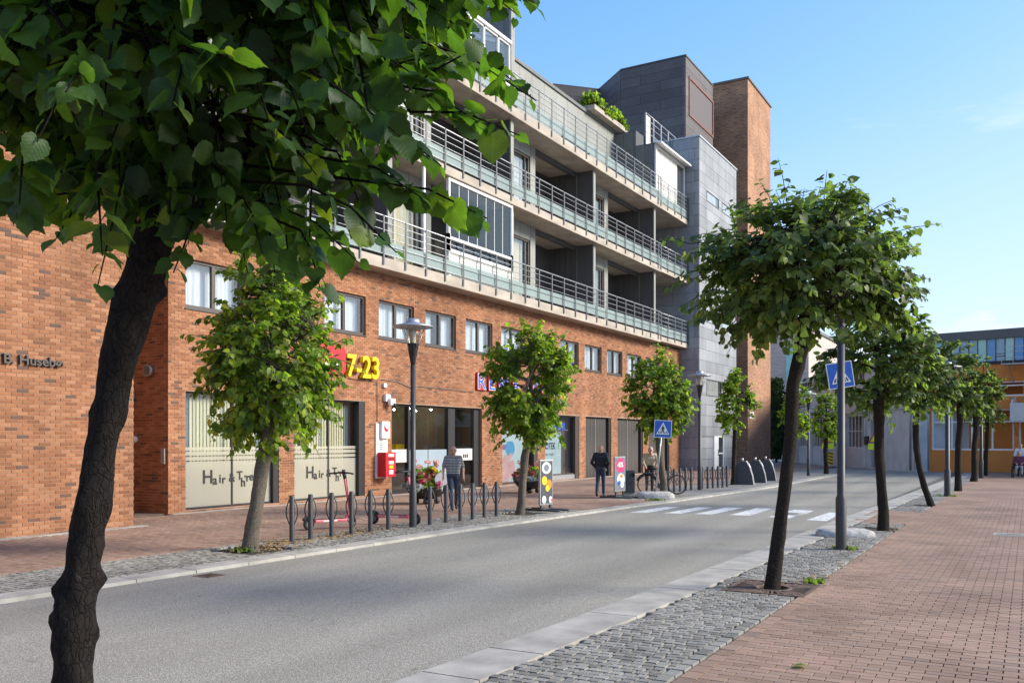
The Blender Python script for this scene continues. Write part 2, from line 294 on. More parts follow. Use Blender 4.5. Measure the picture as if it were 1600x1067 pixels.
M['concrete'] = surf('concrete', (0.40, 0.345, 0.285), 0.9, var=0.22, scale=1.6, bump=0.3, bscale=25, stretch=(1, 0.6, 1.5))
M['concrete_dark'] = surf('concrete_dark', (0.30, 0.275, 0.24), 0.9, var=0.3, scale=1.2, bump=0.25, bscale=20)
M['stone'] = surf('stone', (0.42, 0.40, 0.37), 0.95, var=0.35, scale=9, bump=0.7, bscale=30)
M['zinc'] = pieces('zinc', [(0, (0.20, 0.21, 0.22)), (0.5, (0.245, 0.255, 0.27)), (1, (0.29, 0.30, 0.315))], rough=0.55, bump=0.06, bscale=8, blotch=0.2, spec=0.5, streak=True)
M['zinc_back'] = flat('zinc_joint', (0.08, 0.085, 0.095), 0.8)
M['dark_clad'] = pieces('dark_cladding', [(0, (0.072, 0.060, 0.060)), (0.5, (0.092, 0.078, 0.078)), (1, (0.115, 0.10, 0.098))], rough=0.55, bump=0.06, bscale=9, blotch=0.15, spec=0.4)
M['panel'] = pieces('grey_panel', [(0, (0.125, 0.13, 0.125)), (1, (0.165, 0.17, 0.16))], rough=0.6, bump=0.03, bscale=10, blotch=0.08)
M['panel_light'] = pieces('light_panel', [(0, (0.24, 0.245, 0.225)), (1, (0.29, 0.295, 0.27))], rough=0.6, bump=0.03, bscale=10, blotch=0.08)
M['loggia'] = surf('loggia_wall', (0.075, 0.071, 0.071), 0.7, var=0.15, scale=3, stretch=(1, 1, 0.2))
M['steel'] = surf('steel', (0.125, 0.13, 0.135), 0.5, 0.1, var=0.15, scale=12)
M['galv'] = surf('galvanised', (0.42, 0.43, 0.44), 0.45, 0.7, var=0.15, scale=15)
M['post'] = surf('dark_paint', (0.052, 0.056, 0.062), 0.5, var=0.2, scale=9, bump=0.05)
M['lamp_pole'] = surf('lamp_pole', (0.036, 0.037, 0.040), 0.5, 0.0, var=0.15, scale=6)
M['frame'] = flat('window_frame', (0.055, 0.042, 0.038), 0.5)
M['frame_black'] = flat('black_frame', (0.022, 0.02, 0.022), 0.45)
M['white'] = flat('white_paint', (0.78, 0.78, 0.76), 0.5)
M['offwhite'] = flat('off_white', (0.62, 0.61, 0.57), 0.6)
M['curtain'] = surf('curtain', (0.74, 0.76, 0.78), 0.9, var=0.12, scale=5, stretch=(1, 6, 0.3))
M['cream'] = surf('cream_blind', (0.72, 0.62, 0.42), 0.85, var=0.06, scale=4)
M['slat'] = pieces('blind_slat', [(0, (0.70, 0.64, 0.43)), (1, (0.82, 0.76, 0.55))], rough=0.8, bump=0, blotch=0.05)
M['slat_blue'] = pieces('blind_slat_blue', [(0, (0.19, 0.22, 0.26)), (1, (0.27, 0.30, 0.34))], rough=0.8, bump=0, blotch=0.05)  # blue-grey outer slats at both ends of the blind
M['glass'] = glassmat('glass', (0.95, 0.97, 0.98), 1.5, 0.10)
M['glass_dark'] = glassmat('glass_dark', (0.86, 0.88, 0.88), 1.5, 0.02)
M['film'] = filmmat('frosted_film', (0.70, 0.67, 0.57), 0.5)
M['frost'] = filmmat('frosted_glass', (0.50, 0.60, 0.585), 0.75, 0.5)
M['interior'] = surf('interior', (0.26, 0.22, 0.18), 0.9, var=0.3, scale=1)
M['room'] = surf('room', (0.22, 0.20, 0.19), 0.9, var=0.3, scale=1)
M['wood'] = surf('wood', (0.30, 0.16, 0.08), 0.6, var=0.3, scale=4, stretch=(1, 8, 0.5))
M['rusty'] = surf('rust_frame', (0.17, 0.042, 0.03), 0.6, var=0.2, scale=5)
M['mesh_screen'] = surf('screen', (0.11, 0.095, 0.10), 0.8, var=0.1, scale=60)
M['shutter'] = surf('shutter', (0.085, 0.075, 0.068), 0.55, 0.2, var=0.35, scale=2.5, stretch=(1, 3, 0.25))
M['paint'] = surf('road_paint', (0.60, 0.595, 0.57), 0.85, var=0.4, scale=11, detail=10, bump=0.3, bscale=150)
M['iron'] = surf('cast_iron', (0.135, 0.088, 0.066), 0.8, 0.2, var=0.4, scale=18, bump=0.2)
M['soil'] = surf('soil', (0.045, 0.034, 0.026), 1.0, var=0.5, scale=25, bump=0.8, bscale=60)
M['bark'] = barkmat('bark', (0.010, 0.008, 0.007), (0.034, 0.028, 0.022), (0.075, 0.07, 0.05))
M['bark_near'] = barkmat('bark_near', (0.006, 0.005, 0.005), (0.022, 0.018, 0.016), (0.05, 0.045, 0.032), 42.0)
M['bark_light'] = barkmat('bark_light', (0.045, 0.036, 0.028), (0.16, 0.135, 0.105), (0.30, 0.28, 0.23))
LS = [(0, (0.050, 0.085, 0.015)), (0.35, (0.092, 0.145, 0.019)), (0.75, (0.150, 0.210, 0.025)), (0.93, (0.22, 0.26, 0.03)), (1, (0.30, 0.27, 0.045))]
M['leaf'] = leafmat('leaf', LS, (3.2, 3.6, 1.5), 0.40)
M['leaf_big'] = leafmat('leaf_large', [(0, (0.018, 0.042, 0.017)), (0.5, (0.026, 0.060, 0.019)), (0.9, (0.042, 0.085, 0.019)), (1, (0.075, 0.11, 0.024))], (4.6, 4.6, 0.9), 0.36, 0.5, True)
M['leaf_dark'] = leafmat('leaf_shade', [(0, (0.050, 0.074, 0.024)), (0.5, (0.086, 0.118, 0.034)), (0.9, (0.128, 0.165, 0.044)), (1, (0.19, 0.19, 0.06))], (2.8, 3.3, 1.4), 0.36, 0.5)  # duller leaf copy: shade over the right-hand trees is put into its colour
M['needle'] = leafmat('conifer_leaf', [(0, (0.015, 0.035, 0.015)), (1, (0.04, 0.07, 0.025))], (2, 2, 1), 0.2)
M['petal_pink'] = leafmat('petal_pink', [(0, (0.55, 0.03, 0.12)), (0.6, (0.65, 0.05, 0.20)), (1, (0.75, 0.25, 0.35))], (1, 1, 1), 0.4)
M['petal_peach'] = leafmat('petal_peach', [(0, (0.75, 0.38, 0.28)), (1, (0.8, 0.5, 0.45))], (1, 1, 1), 0.4)
M['petal_yellow'] = leafmat('petal_yellow', [(0, (0.8, 0.5, 0.02)), (1, (0.85, 0.65, 0.05))], (1, 1, 1), 0.4)
M['petal_white'] = leafmat('petal_silver', [(0, (0.4, 0.45, 0.42)), (1, (0.6, 0.62, 0.58))], (1, 1, 1), 0.3)
M['red'] = surf('red_paint', (0.55, 0.012, 0.025), 0.4, var=0.15, scale=6)
M['coral'] = surf('coral_paint', (0.80, 0.19, 0.23), 0.4, var=0.12, scale=8)
M['rubber'] = flat('rubber', (0.018, 0.018, 0.019), 0.75)
M['black'] = flat('black_plastic', (0.02, 0.02, 0.022), 0.5)
M['yellow'] = flat('yellow_letters', (0.85, 0.60, 0.0), 0.45)
M['fluor'] = flat('fluorescent_yellow', (0.75, 0.85, 0.02), 0.5)
M['blue'] = flat('sign_blue', (0.015, 0.10, 0.46), 0.4)
M['blue_letter'] = flat('blue_letters', (0.02, 0.10, 0.55), 0.4)
M['green_letter'] = flat('green_letters', (0.10, 0.50, 0.05), 0.4)
M['navy'] = flat('navy_print', (0.02, 0.05, 0.12), 0.5)
M['pale_blue'] = surf('pale_blue_poster', (0.60, 0.72, 0.78), 0.5, var=0.05, scale=1)
M['orange_wall'] = surf('orange_render', (0.62, 0.225, 0.05), 0.85, var=0.08, scale=1.2, bump=0.15, bscale=40)
M['grey_wall'] = surf('grey_concrete', (0.50, 0.505, 0.52), 0.9, var=0.15, scale=0.9, bump=0.2, bscale=20)
M['board_wall'] = surf('boarded_concrete', (0.50, 0.42, 0.37), 0.9, var=0.2, scale=1.2, stretch=(1, 1, 8))
M['gold'] = surf('tan_litter', (0.32, 0.20, 0.08), 0.95, var=0.4, scale=40)

# ================================================================ brickwork helpers
CUBE = MB().add([(0,0,0),(1,0,0),(1,1,0),(0,1,0),(0,0,1),(1,0,1),(1,1,1),(0,1,1)], [(0,3,2,1),(4,5,6,7),(0,1,5,4),(1,2,6,5),(2,3,7,6),(3,0,4,7)])
BQ = np.array([(0,3,2,1),(4,5,6,7),(0,1,5,4),(1,2,6,5),(2,3,7,6),(3,0,4,7)])
BC = np.array([(0,0,0),(1,0,0),(1,1,0),(0,1,0),(0,0,1),(1,0,1),(1,1,1),(0,1,1)], float)
def boxes_mesh(name, lo, hi, mat, taper=0.0, tf=(0, 0, 1)):
    """many axis-aligned boxes (n,3 lo / hi) as one mesh; taper shrinks the top face"""
    lo = np.asarray(lo, float); hi = np.asarray(hi, float); n = len(lo)
    v = lo[:, None, :] + BC[None] * (hi - lo)[:, None, :]
    if taper:
        c = (lo + hi)[:, None, :] / 2; top = BC[:, 2] > 0.5
        v[:, top, :2] += (c[:, :, :2] - v[:, top, :2]) * taper
    f = (BQ[None] + (np.arange(n) * 8)[:, None, None]).reshape(-1, 4)
    return np_mesh(name, v.reshape(-1, 3), f, mat)
def place_pieces(name, lo, hi, mat, parent, nbig=300, stuff_name='brickwork', taper=0.0, visible=None):
    """the nbig pieces that show largest become objects of their own, the rest one stuff mesh"""
    lo = np.asarray(lo, float); hi = np.asarray(hi, float); c = (lo + hi) / 2
    d = -SN * c[:, 0] + CS * c[:, 1]; l = CS * c[:, 0] + SN * c[:, 1]; dd = np.maximum(d, 0.1)
    px = CX + FPX * l / dd; py = HY - FPX * (c[:, 2] - CAMH) / dd
    ok = (d > 0.5) & (px > 4) & (px < 1596) & (py > 4) & (py < 1062)
    if visible is not None: ok &= visible(px, py)
    score = np.where(ok, 1.0 / dd, -1); sel = np.argsort(-score)[:nbig]; sel = sel[score[sel] > 0]
    unit = MB()
    vv = BC.copy(); 
    if taper: vv[BC[:, 2] > 0.5, :2] += (0.5 - vv[BC[:, 2] > 0.5, :2]) * taper
    unit.add(vv, BQ.tolist()); um = unit.mesh(name, mat)
    for i in sel:
        o = bpy.data.objects.new(name, um); o.location = lo[i]; o.scale = hi[i] - lo[i]; o.parent = parent; COL.objects.link(o)
    rest = np.ones(len(lo), bool); rest[sel] = False
    if rest.any():
        o = link(stuff_name, boxes_mesh(stuff_name, lo[rest], hi[rest], mat, taper), parent); o['kind'] = 'stuff'
BL, BH, JT = 0.228, 0.0755, 0.012
def brick_spans(u0, u1, z0, z1, holes, seed=1):
    """running bond, cut round rectangular holes (u0,u1,z0,z1)"""
    rng = random.Random(seed); out = []; k = 0; z = z0
    while z + BH * 0.5 < z1:
        za, zb = z, min(z + BH - JT, z1); zc = (za + zb) / 2
        spans = [(u0, u1)]
        for (a, b, c, d) in holes:
            if c - 0.02 < zc < d + 0.02:
                ns = []
                for (s, e) in spans:
                    if b <= s or a >= e: ns.append((s, e)); continue
                    if a > s: ns.append((s, a))
                    if b < e: ns.append((b, e))
                spans = ns
        off = (k % 2) * BL / 2 + (k % 3) * 0.003
        for (s, e) in spans:
            j = math.floor((s - off) / BL)
            while True:
                a = max(s, off + j * BL); b = min(e, off + (j + 1) * BL - JT); j += 1
                if a >= e - 1e-6: break
                if b - a > 0.025: out.append((a, b, za, zb, rng.uniform(-0.002, 0.0025)))
        z += BH; k += 1
    return out
def backing(mb, P, u0, u1, z0, z1, holes, depth, mi=0, rmi=1):
    """wall sheet with holes and reveals; P(u, z, depth) -> point"""
    us = sorted({u0, u1, *[h[0] for h in holes], *[h[1] for h in holes]}); zs = sorted({z0, z1, *[h[2] for h in holes], *[h[3] for h in holes]})
    us = [u for u in us if u0 <= u <= u1]; zs = [z for z in zs if z0 <= z <= z1]
    for i in range(len(us) - 1):
        for j in range(len(zs) - 1):
            uc, zc = (us[i] + us[i+1]) / 2, (zs[j] + zs[j+1]) / 2
            if any(h[0] < uc < h[1] and h[2] < zc < h[3] for h in holes): continue
            mb.add([P(us[i], zs[j], 0), P(us[i+1], zs[j], 0), P(us[i+1], zs[j+1], 0), P(us[i], zs[j+1], 0)], [(0, 1, 2, 3)], mi)
    for (a, b, c, d) in holes:
        q = [(a, c), (b, c), (b, d), (a, d)]
        for k in range(4):
            (p0, p1) = q[k], q[(k+1) % 4]
            mb.add([P(p0[0], p0[1], 0), P(p1[0], p1[1], 0), P(p1[0], p1[1], depth), P(p0[0], p0[1], depth)], [(0, 1, 2, 3)], rmi)
def text(name, body, size, loc, mat, parent=None, ext=0.01, bold=0.0, X=(0, 1, 0), Y=(0, 0, 1), sx=1.0, align='LEFT'):
    cu = bpy.data.curves.new(name, 'FONT'); cu.body = body; cu.size = size; cu.extrude = ext; cu.offset = bold; cu.align_x = align
    t = bpy.data.objects.new(name, cu)
    me = bpy.data.meshes.new_from_object(t); bpy.data.objects.remove(t); me.materials.clear(); me.materials.append(mat)
    o = link(name, me, parent); Xv, Yv = Vector(X), Vector(Y); Zv = Xv.cross(Yv)
    o.matrix_local = Matrix.Translation(loc) @ Matrix(((Xv.x*sx, Yv.x, Zv.x, 0), (Xv.y*sx, Yv.y, Zv.y, 0), (Xv.z*sx, Yv.z, Zv.z, 0), (0, 0, 0, 1)))
    return o

# ================================================================ the ground
def asphalt():
    m, n, l, p = newmat('asphalt'); p.inputs['Roughness'].default_value = 0.9; p.inputs['Specular IOR Level'].default_value = 0.25
    g = n.new('ShaderNodeNewGeometry')
    a = n.new('ShaderNodeTexNoise'); a.inputs['Scale'].default_value = 85; a.inputs['Detail'].default_value = 3; l.new(g.outputs['Position'], a.inputs['Vector'])
    r1 = ramp(n, [(0.32, (0.132, 0.124, 0.102)), (0.5, (0.25, 0.233, 0.196)), (0.68, (0.48, 0.45, 0.38))]); l.new(a.outputs['Fac'], r1.inputs[0])
    mp2 = n.new('ShaderNodeMapping'); mp2.inputs['Scale'].default_value = (0.9, 0.16, 1); l.new(g.outputs['Position'], mp2.inputs[0])
    b = n.new('ShaderNodeTexNoise'); b.inputs['Scale'].default_value = 0.8; b.inputs['Detail'].default_value = 6; l.new(mp2.outputs[0], b.inputs['Vector'])
    mr = n.new('ShaderNodeMapRange'); mr.inputs[1].default_value = 0.3; mr.inputs[2].default_value = 0.7; mr.inputs[3].default_value = 0.84; mr.inputs[4].default_value = 1.14; l.new(b.outputs['Fac'], mr.inputs[0])
    sp = n.new('ShaderNodeSeparateXYZ'); l.new(g.outputs['Position'], sp.inputs[0]); tx = n.new('ShaderNodeMath'); tx.operation = 'MULTIPLY_ADD'; tx.inputs[1].default_value = 2 * math.pi / 1.55; tx.inputs[2].default_value = 1.1; l.new(sp.outputs[0], tx.inputs[0]); ts = n.new('ShaderNodeMath'); ts.operation = 'SINE'; l.new(tx.outputs[0], ts.inputs[0])
    tm = n.new('ShaderNodeMath'); tm.operation = 'MULTIPLY_ADD'; tm.inputs[1].default_value = 0.05; l.new(ts.outputs[0], tm.inputs[0]); l.new(mr.outputs[0], tm.inputs[2])
    wv = n.new('ShaderNodeTexNoise'); wv.inputs['Scale'].default_value = 1.1; wv.inputs['Detail'].default_value = 5; l.new(g.outputs['Position'], wv.inputs['Vector']); wm = n.new('ShaderNodeVectorMath'); wm.operation = 'MULTIPLY_ADD'; wm.inputs[1].default_value = (1.6, 1.6, 0); l.new(wv.outputs['Color'], wm.inputs[0]); l.new(g.outputs['Position'], wm.inputs[2])
    vo = n.new('ShaderNodeTexVoronoi'); vo.feature = 'DISTANCE_TO_EDGE'; vo.inputs['Scale'].default_value = 0.22; l.new(wm.outputs[0], vo.inputs['Vector']); vr = n.new('ShaderNodeMapRange'); vr.inputs[1].default_value = 0.0008; vr.inputs[2].default_value = 0.003; vr.inputs[3].default_value = 0.84; vr.inputs[4].default_value = 1.0; l.new(vo.outputs['Distance'], vr.inputs[0])
    v2 = n.new('ShaderNodeTexVoronoi'); v2.feature = 'F1'; v2.inputs['Scale'].default_value = 2.6; l.new(wm.outputs[0], v2.inputs['Vector']); vd = n.new('ShaderNodeMapRange'); vd.inputs[1].default_value = 0.05; vd.inputs[2].default_value = 0.11; vd.inputs[3].default_value = 0.72; vd.inputs[4].default_value = 1.0; l.new(v2.outputs['Distance'], vd.inputs[0])
    f1 = n.new('ShaderNodeMath'); f1.operation = 'MULTIPLY'; l.new(tm.outputs[0], f1.inputs[0]); l.new(vr.outputs[0], f1.inputs[1]); f2 = n.new('ShaderNodeMath'); f2.operation = 'MULTIPLY'; l.new(f1.outputs[0], f2.inputs[0]); l.new(vd.outputs[0], f2.inputs[1])
    mu = n.new('ShaderNodeVectorMath'); mu.operation = 'SCALE'; l.new(r1.outputs[0], mu.inputs[0]); l.new(f2.outputs[0], mu.inputs['Scale']); l.new(mu.outputs[0], p.inputs['Base Color'])
    bp = n.new('ShaderNodeBump'); bp.inputs['Strength'].default_value = 0.6; bp.inputs['Distance'].default_value = 0.008; l.new(a.outputs['Fac'], bp.inputs['Height']); l.new(bp.outputs[0], p.inputs['Normal'])
    return m
M['asphalt'] = asphalt()
g = MB(); g.add([(-600,-600,-0.12),(600,-600,-0.12),(600,600,-0.12),(-600,600,-0.12)], [(0,1,2,3)]); prop(g.build('ground', M['asphalt']), 'flat grey ground reaching the horizon', kind='structure')
LE = [(-10.75,-20),(-10.62,6),(-10.45,15.8),(-9.95,24.5),(-9.7,27),(-9.2,36.6),(-9.3,53),(-10.2,57),(-12.5,60),(-17,64)]
RE = [(-4.55,-20),(-4.38,5.5),(-4.26,8.7),(-4.13,15.9),(-3.56,49),(-3.3,60)]
def lerp_line(L, y):
    for (x0, y0), (x1, y1) in zip(L, L[1:]):
        if y0 <= y <= y1: return x0 + (x1 - x0) * (y - y0) / (y1 - y0)
    return L[-1][0] if y > L[-1][1] else L[0][0]
rd = MB(); ys = [-20, 6, 15.8, 24.5, 27, 36.6, 49, 53]
for a, b in zip(ys, ys[1:]):
    rd.add([(lerp_line(LE, a)-0.05, a, -0.05), (lerp_line(RE, a)+0.05, a, -0.05), (lerp_line(RE, b)+0.05, b, -0.05), (lerp_line(LE, b)-0.05, b, -0.05)], [(0,1,2,3)])
rd.add([(-9.3,53,-0.05),(-3.4,53,-0.05),(-3.2,61,-0.05),(-10.3,62,-0.05)], [(0,1,2,3)]); rd.add([(-9.3,53,-0.05),(-10.3,62,-0.05),(-30,100,-0.05),(-40,100,-0.05),(-17,64,-0.05),(-12.5,60,-0.05)], [(0,1,2,3,4,5)])
prop(rd.build('road', M['asphalt']), 'worn light grey asphalt street running between the kerbs', kind='structure')
def kerb(name, L, side, w, y0, y1, label, step=1.0):
    root = prop(empty(name, (0, 0, 0)), label, kind='structure'); rng = random.Random(5)
    y = y0
    while y < y1:
        e = min(y + step, y1) - 0.012; xa, xb = lerp_line(L, y), lerp_line(L, e); s = side; h = 0.0 + rng.uniform(-0.004, 0.003)
        k = MB(); top = [(xa+s*0.02, y, h), (xa+s*w, y, h+0.004), (xb+s*w, e, h+0.004), (xb+s*0.02, e, h)]; bot = [(xa, y, -0.11), (xa+s*w, y, -0.11), (xb+s*w, e, -0.11), (xb, e, -0.11)]
        if s < 0: top = top[::-1]; bot = bot[::-1]
        k.add(bot + top, [(3,2,1,0),(4,5,6,7),(0,1,5,4),(1,2,6,5),(2,3,7,6),(3,0,4,7)]); k.build('kerb_stone', M['kerb'], root); y += step
kerb('kerb', RE, 1, 0.58, -1.0, 58, 'pale concrete kerb strip beside the setts and brick pavement')
kerb('kerb', LE, -1, 0.42, 1.0, 53, 'pale concrete kerb strip in front of the shops')
def grid_pieces(x0, x1, y0, y1, px_, py_, j, bond, rng, zt, zj, jit=0.0, along='x'):
    lo, hi = [], []; r = 0; y = y0
    while y < y1:
        x = x0 - (px_ / 2 if (r % 2 and bond) else 0) - (rng.random() * px_ if bond == 2 else 0)
        while x < x1:
            a, b = max(x, x0), min(x + px_ - j, x1)
            if b - a > px_ * 0.2:
                dz = rng.uniform(-zj, zj); jx, jy = rng.uniform(-jit, jit), rng.uniform(-jit, jit)
                lo.append((a + jx, y + jy, -0.05)); hi.append((b + jx + rng.uniform(-jit, jit), y + py_ - j + jy, zt + dz))
            x += px_
        y += py_; r += 1
    return np.array(lo), np.array(hi)
def drop(lo, hi, rects):
    c = (lo + hi) / 2; k = np.ones(len(lo), bool)
    for (a, b, c0, d) in rects: k &= ~((c[:, 0] > a) & (c[:, 0] < b) & (c[:, 1] > c0) & (c[:, 1] < d))
    return lo[k], hi[k]
rng = random.Random(11)
GR = (-3.42, -2.36, 11.1, 12.2)                                    # tree grate opening of the tree by the crossing sign
# right-hand brick pavement
pv = MB(); pv.box(-2.46, 3.2, 2.0, 32, -0.1, -0.03); pv = prop(pv.build('pavement', M['paver_bed']), 'red brick pavement in stretcher rows beside the street trees', kind='structure')
lo, hi = grid_pieces(-2.30, 3.2, 2.0, 32, 0.222, 0.107, 0.006, 1, rng, 0.0, 0.0015)
l2, h2 = grid_pieces(-2.44, -2.30, 2.0, 32, 0.14, 0.222, 0.007, 0, rng, 0.0, 0.002)
l3, h3 = grid_pieces(-3.66, -2.44, 22.0, 25.9, 0.222, 0.107, 0.006, 1, rng, 0.0, 0.0015)
place_pieces('paver', np.vstack([lo, l2, l3]), np.vstack([hi, h2, h3]), M['paver'], pv, 300, 'paving', 0.03)
f = MB(); f.box(-2.46, 3.2, 32, 61, -0.1, -0.001); f.build('far_paving', M['paver_far'], pv)
f = MB(); f.box(3.2, 8.0, -30, 70, -0.1, -0.002); f.box(-2.46, 3.2, -30, 2.0, -0.1, -0.002); f.build('paving_sheet', M['paver_far'], pv)
# right-hand setts
st = MB(); st.box(-4.0, -2.46, -5, 59, -0.1, -0.03); st = prop(st.build('sett_strip', M['sett_bed']), 'strip of grey granite setts between kerb and brick pavement', kind='structure')
lo, hi = grid_pieces(-3.83, -2.60, 2.5, 32, 0.108, 0.098, 0.011, 2, rng, 0.0, 0.003, 0.005)
l2, h2 = grid_pieces(-2.59, -2.45, 2.5, 32, 0.13, 0.2, 0.014, 0, rng, 0.002, 0.004, 0.004)
lo, hi = drop(np.vstack([lo, l2]), np.vstack([hi, h2]), [GR, (-3.9, -2.4, 21.95, 25.95), (-3.2, -2.3, 20.1, 20.9), (-3.0, -2.0, 28.2, 29.0)])
ex = np.array([lerp_line(RE, y) for y in lo[:, 1]]) + 0.585; k = lo[:, 0] > ex - 0.02; lo, hi = lo[k], hi[k]
place_pieces('sett', lo, hi, M['sett'], st, 300, 'setts', 0.08)
f = MB(); f.add([(-3.36,32,-0.001),(-2.46,32,-0.001),(-2.46,59,-0.001),(-2.95,59,-0.001)], [(0,1,2,3)]); f.build('far_setts', M['sett_far'], st)
# left-hand side
sl = MB(); sl.add([(-12.62, 60, -0.03), (-12.62, -5, -0.03)] + [(x - 0.1, y, -0.03) for x, y in ((-10.72, -5), (-10.62, 6), (-10.45, 15.8), (-9.95, 24.5), (-9.7, 27), (-9.2, 36.6), (-9.3, 53))], [tuple(range(9))]); sl = prop(sl.build('sett_strip', M['sett_bed']), 'strip of pale setts along the shop side kerb', kind='structure')
lo, hi = grid_pieces(-12.6, -9.6, 3.0, 30, 0.112, 0.102, 0.012, 2, rng, 0.0, 0.003, 0.005)
ex = np.array([lerp_line(LE, y) for y in lo[:, 1]]) - 0.43; k = hi[:, 0] < ex + 0.02; lo, hi = drop(lo[k], hi[k], [(-12.35, -11.2, 10.6, 11.8), (-12.0, -11.0, 19.7, 20.7), (-12.6, -9, 22.2, 26.6)])
place_pieces('sett', lo, hi, M['sett'], sl, 300, 'setts', 0.08)
f = MB(); f.add([(-12.6,30,-0.001),(-9.95,30,-0.001),(-9.62,36.6,-0.001),(-9.72,53,-0.001),(-12.6,60,-0.001)], [(0,1,2,3,4)]); f.build('far_setts', M['sett_far'], sl)
pl = MB(); pl.box(-19.3, -12.62, -10, 34, -0.1, -0.03); pl.box(-23, -19.3, 12.9, 15.4, -0.1, 0.02); pl = prop(pl.build('pavement', M['paver_bed']), 'sunlit red brick pavement in front of the shops', kind='structure')
lo, hi = grid_pieces(-19.0, -12.62, 4.0, 34, 0.222, 0.107, 0.006, 1, rng, 0.0, 0.0015)
lo, hi = drop(lo, hi, [(-19.6, -16.95, 0, 12.95)])
l3, h3 = grid_pieces(-12.6, -9.6, 22.25, 26.55, 0.222, 0.107, 0.006, 1, rng, 0.0, 0.0015); ex = np.array([lerp_line(LE, y) for y in l3[:, 1]]) - 0.43; k = h3[:, 0] < ex + 0.02
place_pieces('paver', np.vstack([lo, l3[k]]), np.vstack([hi, h3[k]]), M['paver'], pl, 300, 'paving', 0.03)
f = MB(); f.box(-19.3, -12.62, 34, 54, -0.1, -0.001); f.box(-24, -12.62, 54, 70, -0.1, -0.004); f.box(-40, -13, -30, 4, -0.1, -0.003); f.build('paving_sheet', M['paver_far'], pl)
f = MB(); f.box(-19.2, -18.98, 15.4, 54, -0.09, 0.012); f.box(-17.2, -16.96, -10, 13.1, -0.09, 0.012); f.build('edge_stones', M['kerb'], pl)
# painted crossing
def stripe(q, i):
    m = MB(); m.add([(x, y, -0.046) for x, y in q], [(0, 1, 2, 3)]); m.build('crossing_stripe', M['paint'], croot)
croot = prop(empty('pedestrian_crossing', (-7, 24, -0.05)), 'row of worn white zebra stripes painted across the street', 'road marking')
croot.location = (0, 0, 0)
for i, q in enumerate([[(-9.38,22.5),(-8.93,22.6),(-8.85,25.0),(-9.3,24.9)],[(-8.5,22.7),(-8.05,22.8),(-8.0,25.4),(-8.43,25.3)],[(-7.7,22.9),(-7.25,23.0),(-7.2,25.7),(-7.67,25.6)],[(-6.8,23.0),(-6.3,23.1),(-6.38,25.8),(-6.83,25.8)],
    [(-5.78,24.7),(-5.14,24.5),(-5.2,25.6),(-5.76,25.8)],[(-5.8,22.9),(-5.2,22.8),(-5.25,23.75),(-5.7,23.8)],[(-4.75,22.5),(-4.25,22.5),(-4.4,25.2),(-4.72,25.2)]]): stripe(q, i)
def manhole(x, y, z, r, label, mat, square=False):
    h = MB()
    if square:
        h.box(x-r, x+r, y-r, y+r, z-0.03, z+0.004)
        for k in range(7): h.box(x-r+0.05, x+r-0.05, y-r+0.06+k*(2*r-0.12)/7, y-r+0.06+(k+0.5)*(2*r-0.12)/7, z+0.004, z+0.009)
    else:
        h.lathe([(0, 0.004), (r*0.8, 0.004), (r*0.82, -0.002), (r*0.86, -0.002), (r*0.88, 0.005), (r, 0.005), (r, -0.05)], 32, (x, y, z))
        for k in range(-4, 5): h.box(x-0.5*r, x+0.5*r, y+k*r*0.15-0.01, y+k*r*0.15+0.01, z+0.003, z+0.009)
    prop(h.build('manhole_cover', mat), label, 'manhole cover')
manhole(-5.5, 24.25, -0.049, 0.36, 'round iron manhole cover among the zebra stripes', M['concrete_dark'])
manhole(-16.2, 25.2, 0.001, 0.7, 'large pale square cover in the pavement by the shop entrance', M['kerb'], True)
manhole(-0.35, 20.6, 0.001, 0.3, 'pale square cover in the brick pavement at the frame edge', M['kerb'], True)
manhole(-10.25, 8.95, -0.048, 0.17, 'dark drain cover at the kerb beside the shop side setts', M['iron'], True)

# ================================================================ the apartment building
FX = -19.2
apt = prop(empty('apartment_building', (0, 0, 0)), 'brick shop and apartment building with three concrete balcony rows', 'building')
WIN1 = [(15.95 + 2.71 * k if k < 3 else 24.01 + 2.71 * (k - 3)) for k in range(14)]
WIN1 = [15.95, 18.6, 21.3] + [24.01 + 2.71 * k for k in range(11)]
wins = [(y, y + 2.02, 5.39, 6.70) for y in WIN1 if y + 2.1 < 53.6]
SHOP = [(15.97, 19.35, 0.06, 3.2), (19.98, 23.27, 0.06, 3.2), (24.72, 30.62, 0.02, 3.19), (32.24, 35.34, 0.04, 3.12), (36.08, 39.63, 0.04, 3.10), (40.38, 43.5, 0.03, 3.1), (44.35, 48.0, 0.03, 3.1), (48.9, 52.3, 0.03, 3.1)]
holes = wins + SHOP
Pf = lambda u, z, d: (FX - 0.009 - d, u, z)
w = MB(); backing(w, Pf, 15.42, 54.4, -0.3, 7.62, holes, 0.45); wall = w.build('wall', [M['mortar'], M['reveal']], apt)
sp = brick_spans(15.42, 54.4, -0.02, 7.61, holes, 3)
lo = [(FX - 0.03, a, c) for a, b, c, d, j in sp]; hi = [(FX + j, b, d) for a, b, c, d, j in sp]
place_pieces('brick', lo, hi, M['brick'], wall, 300, 'brickwork', visible=lambda px, py: (px > 262) & ((py > 590) | (px > 560)))
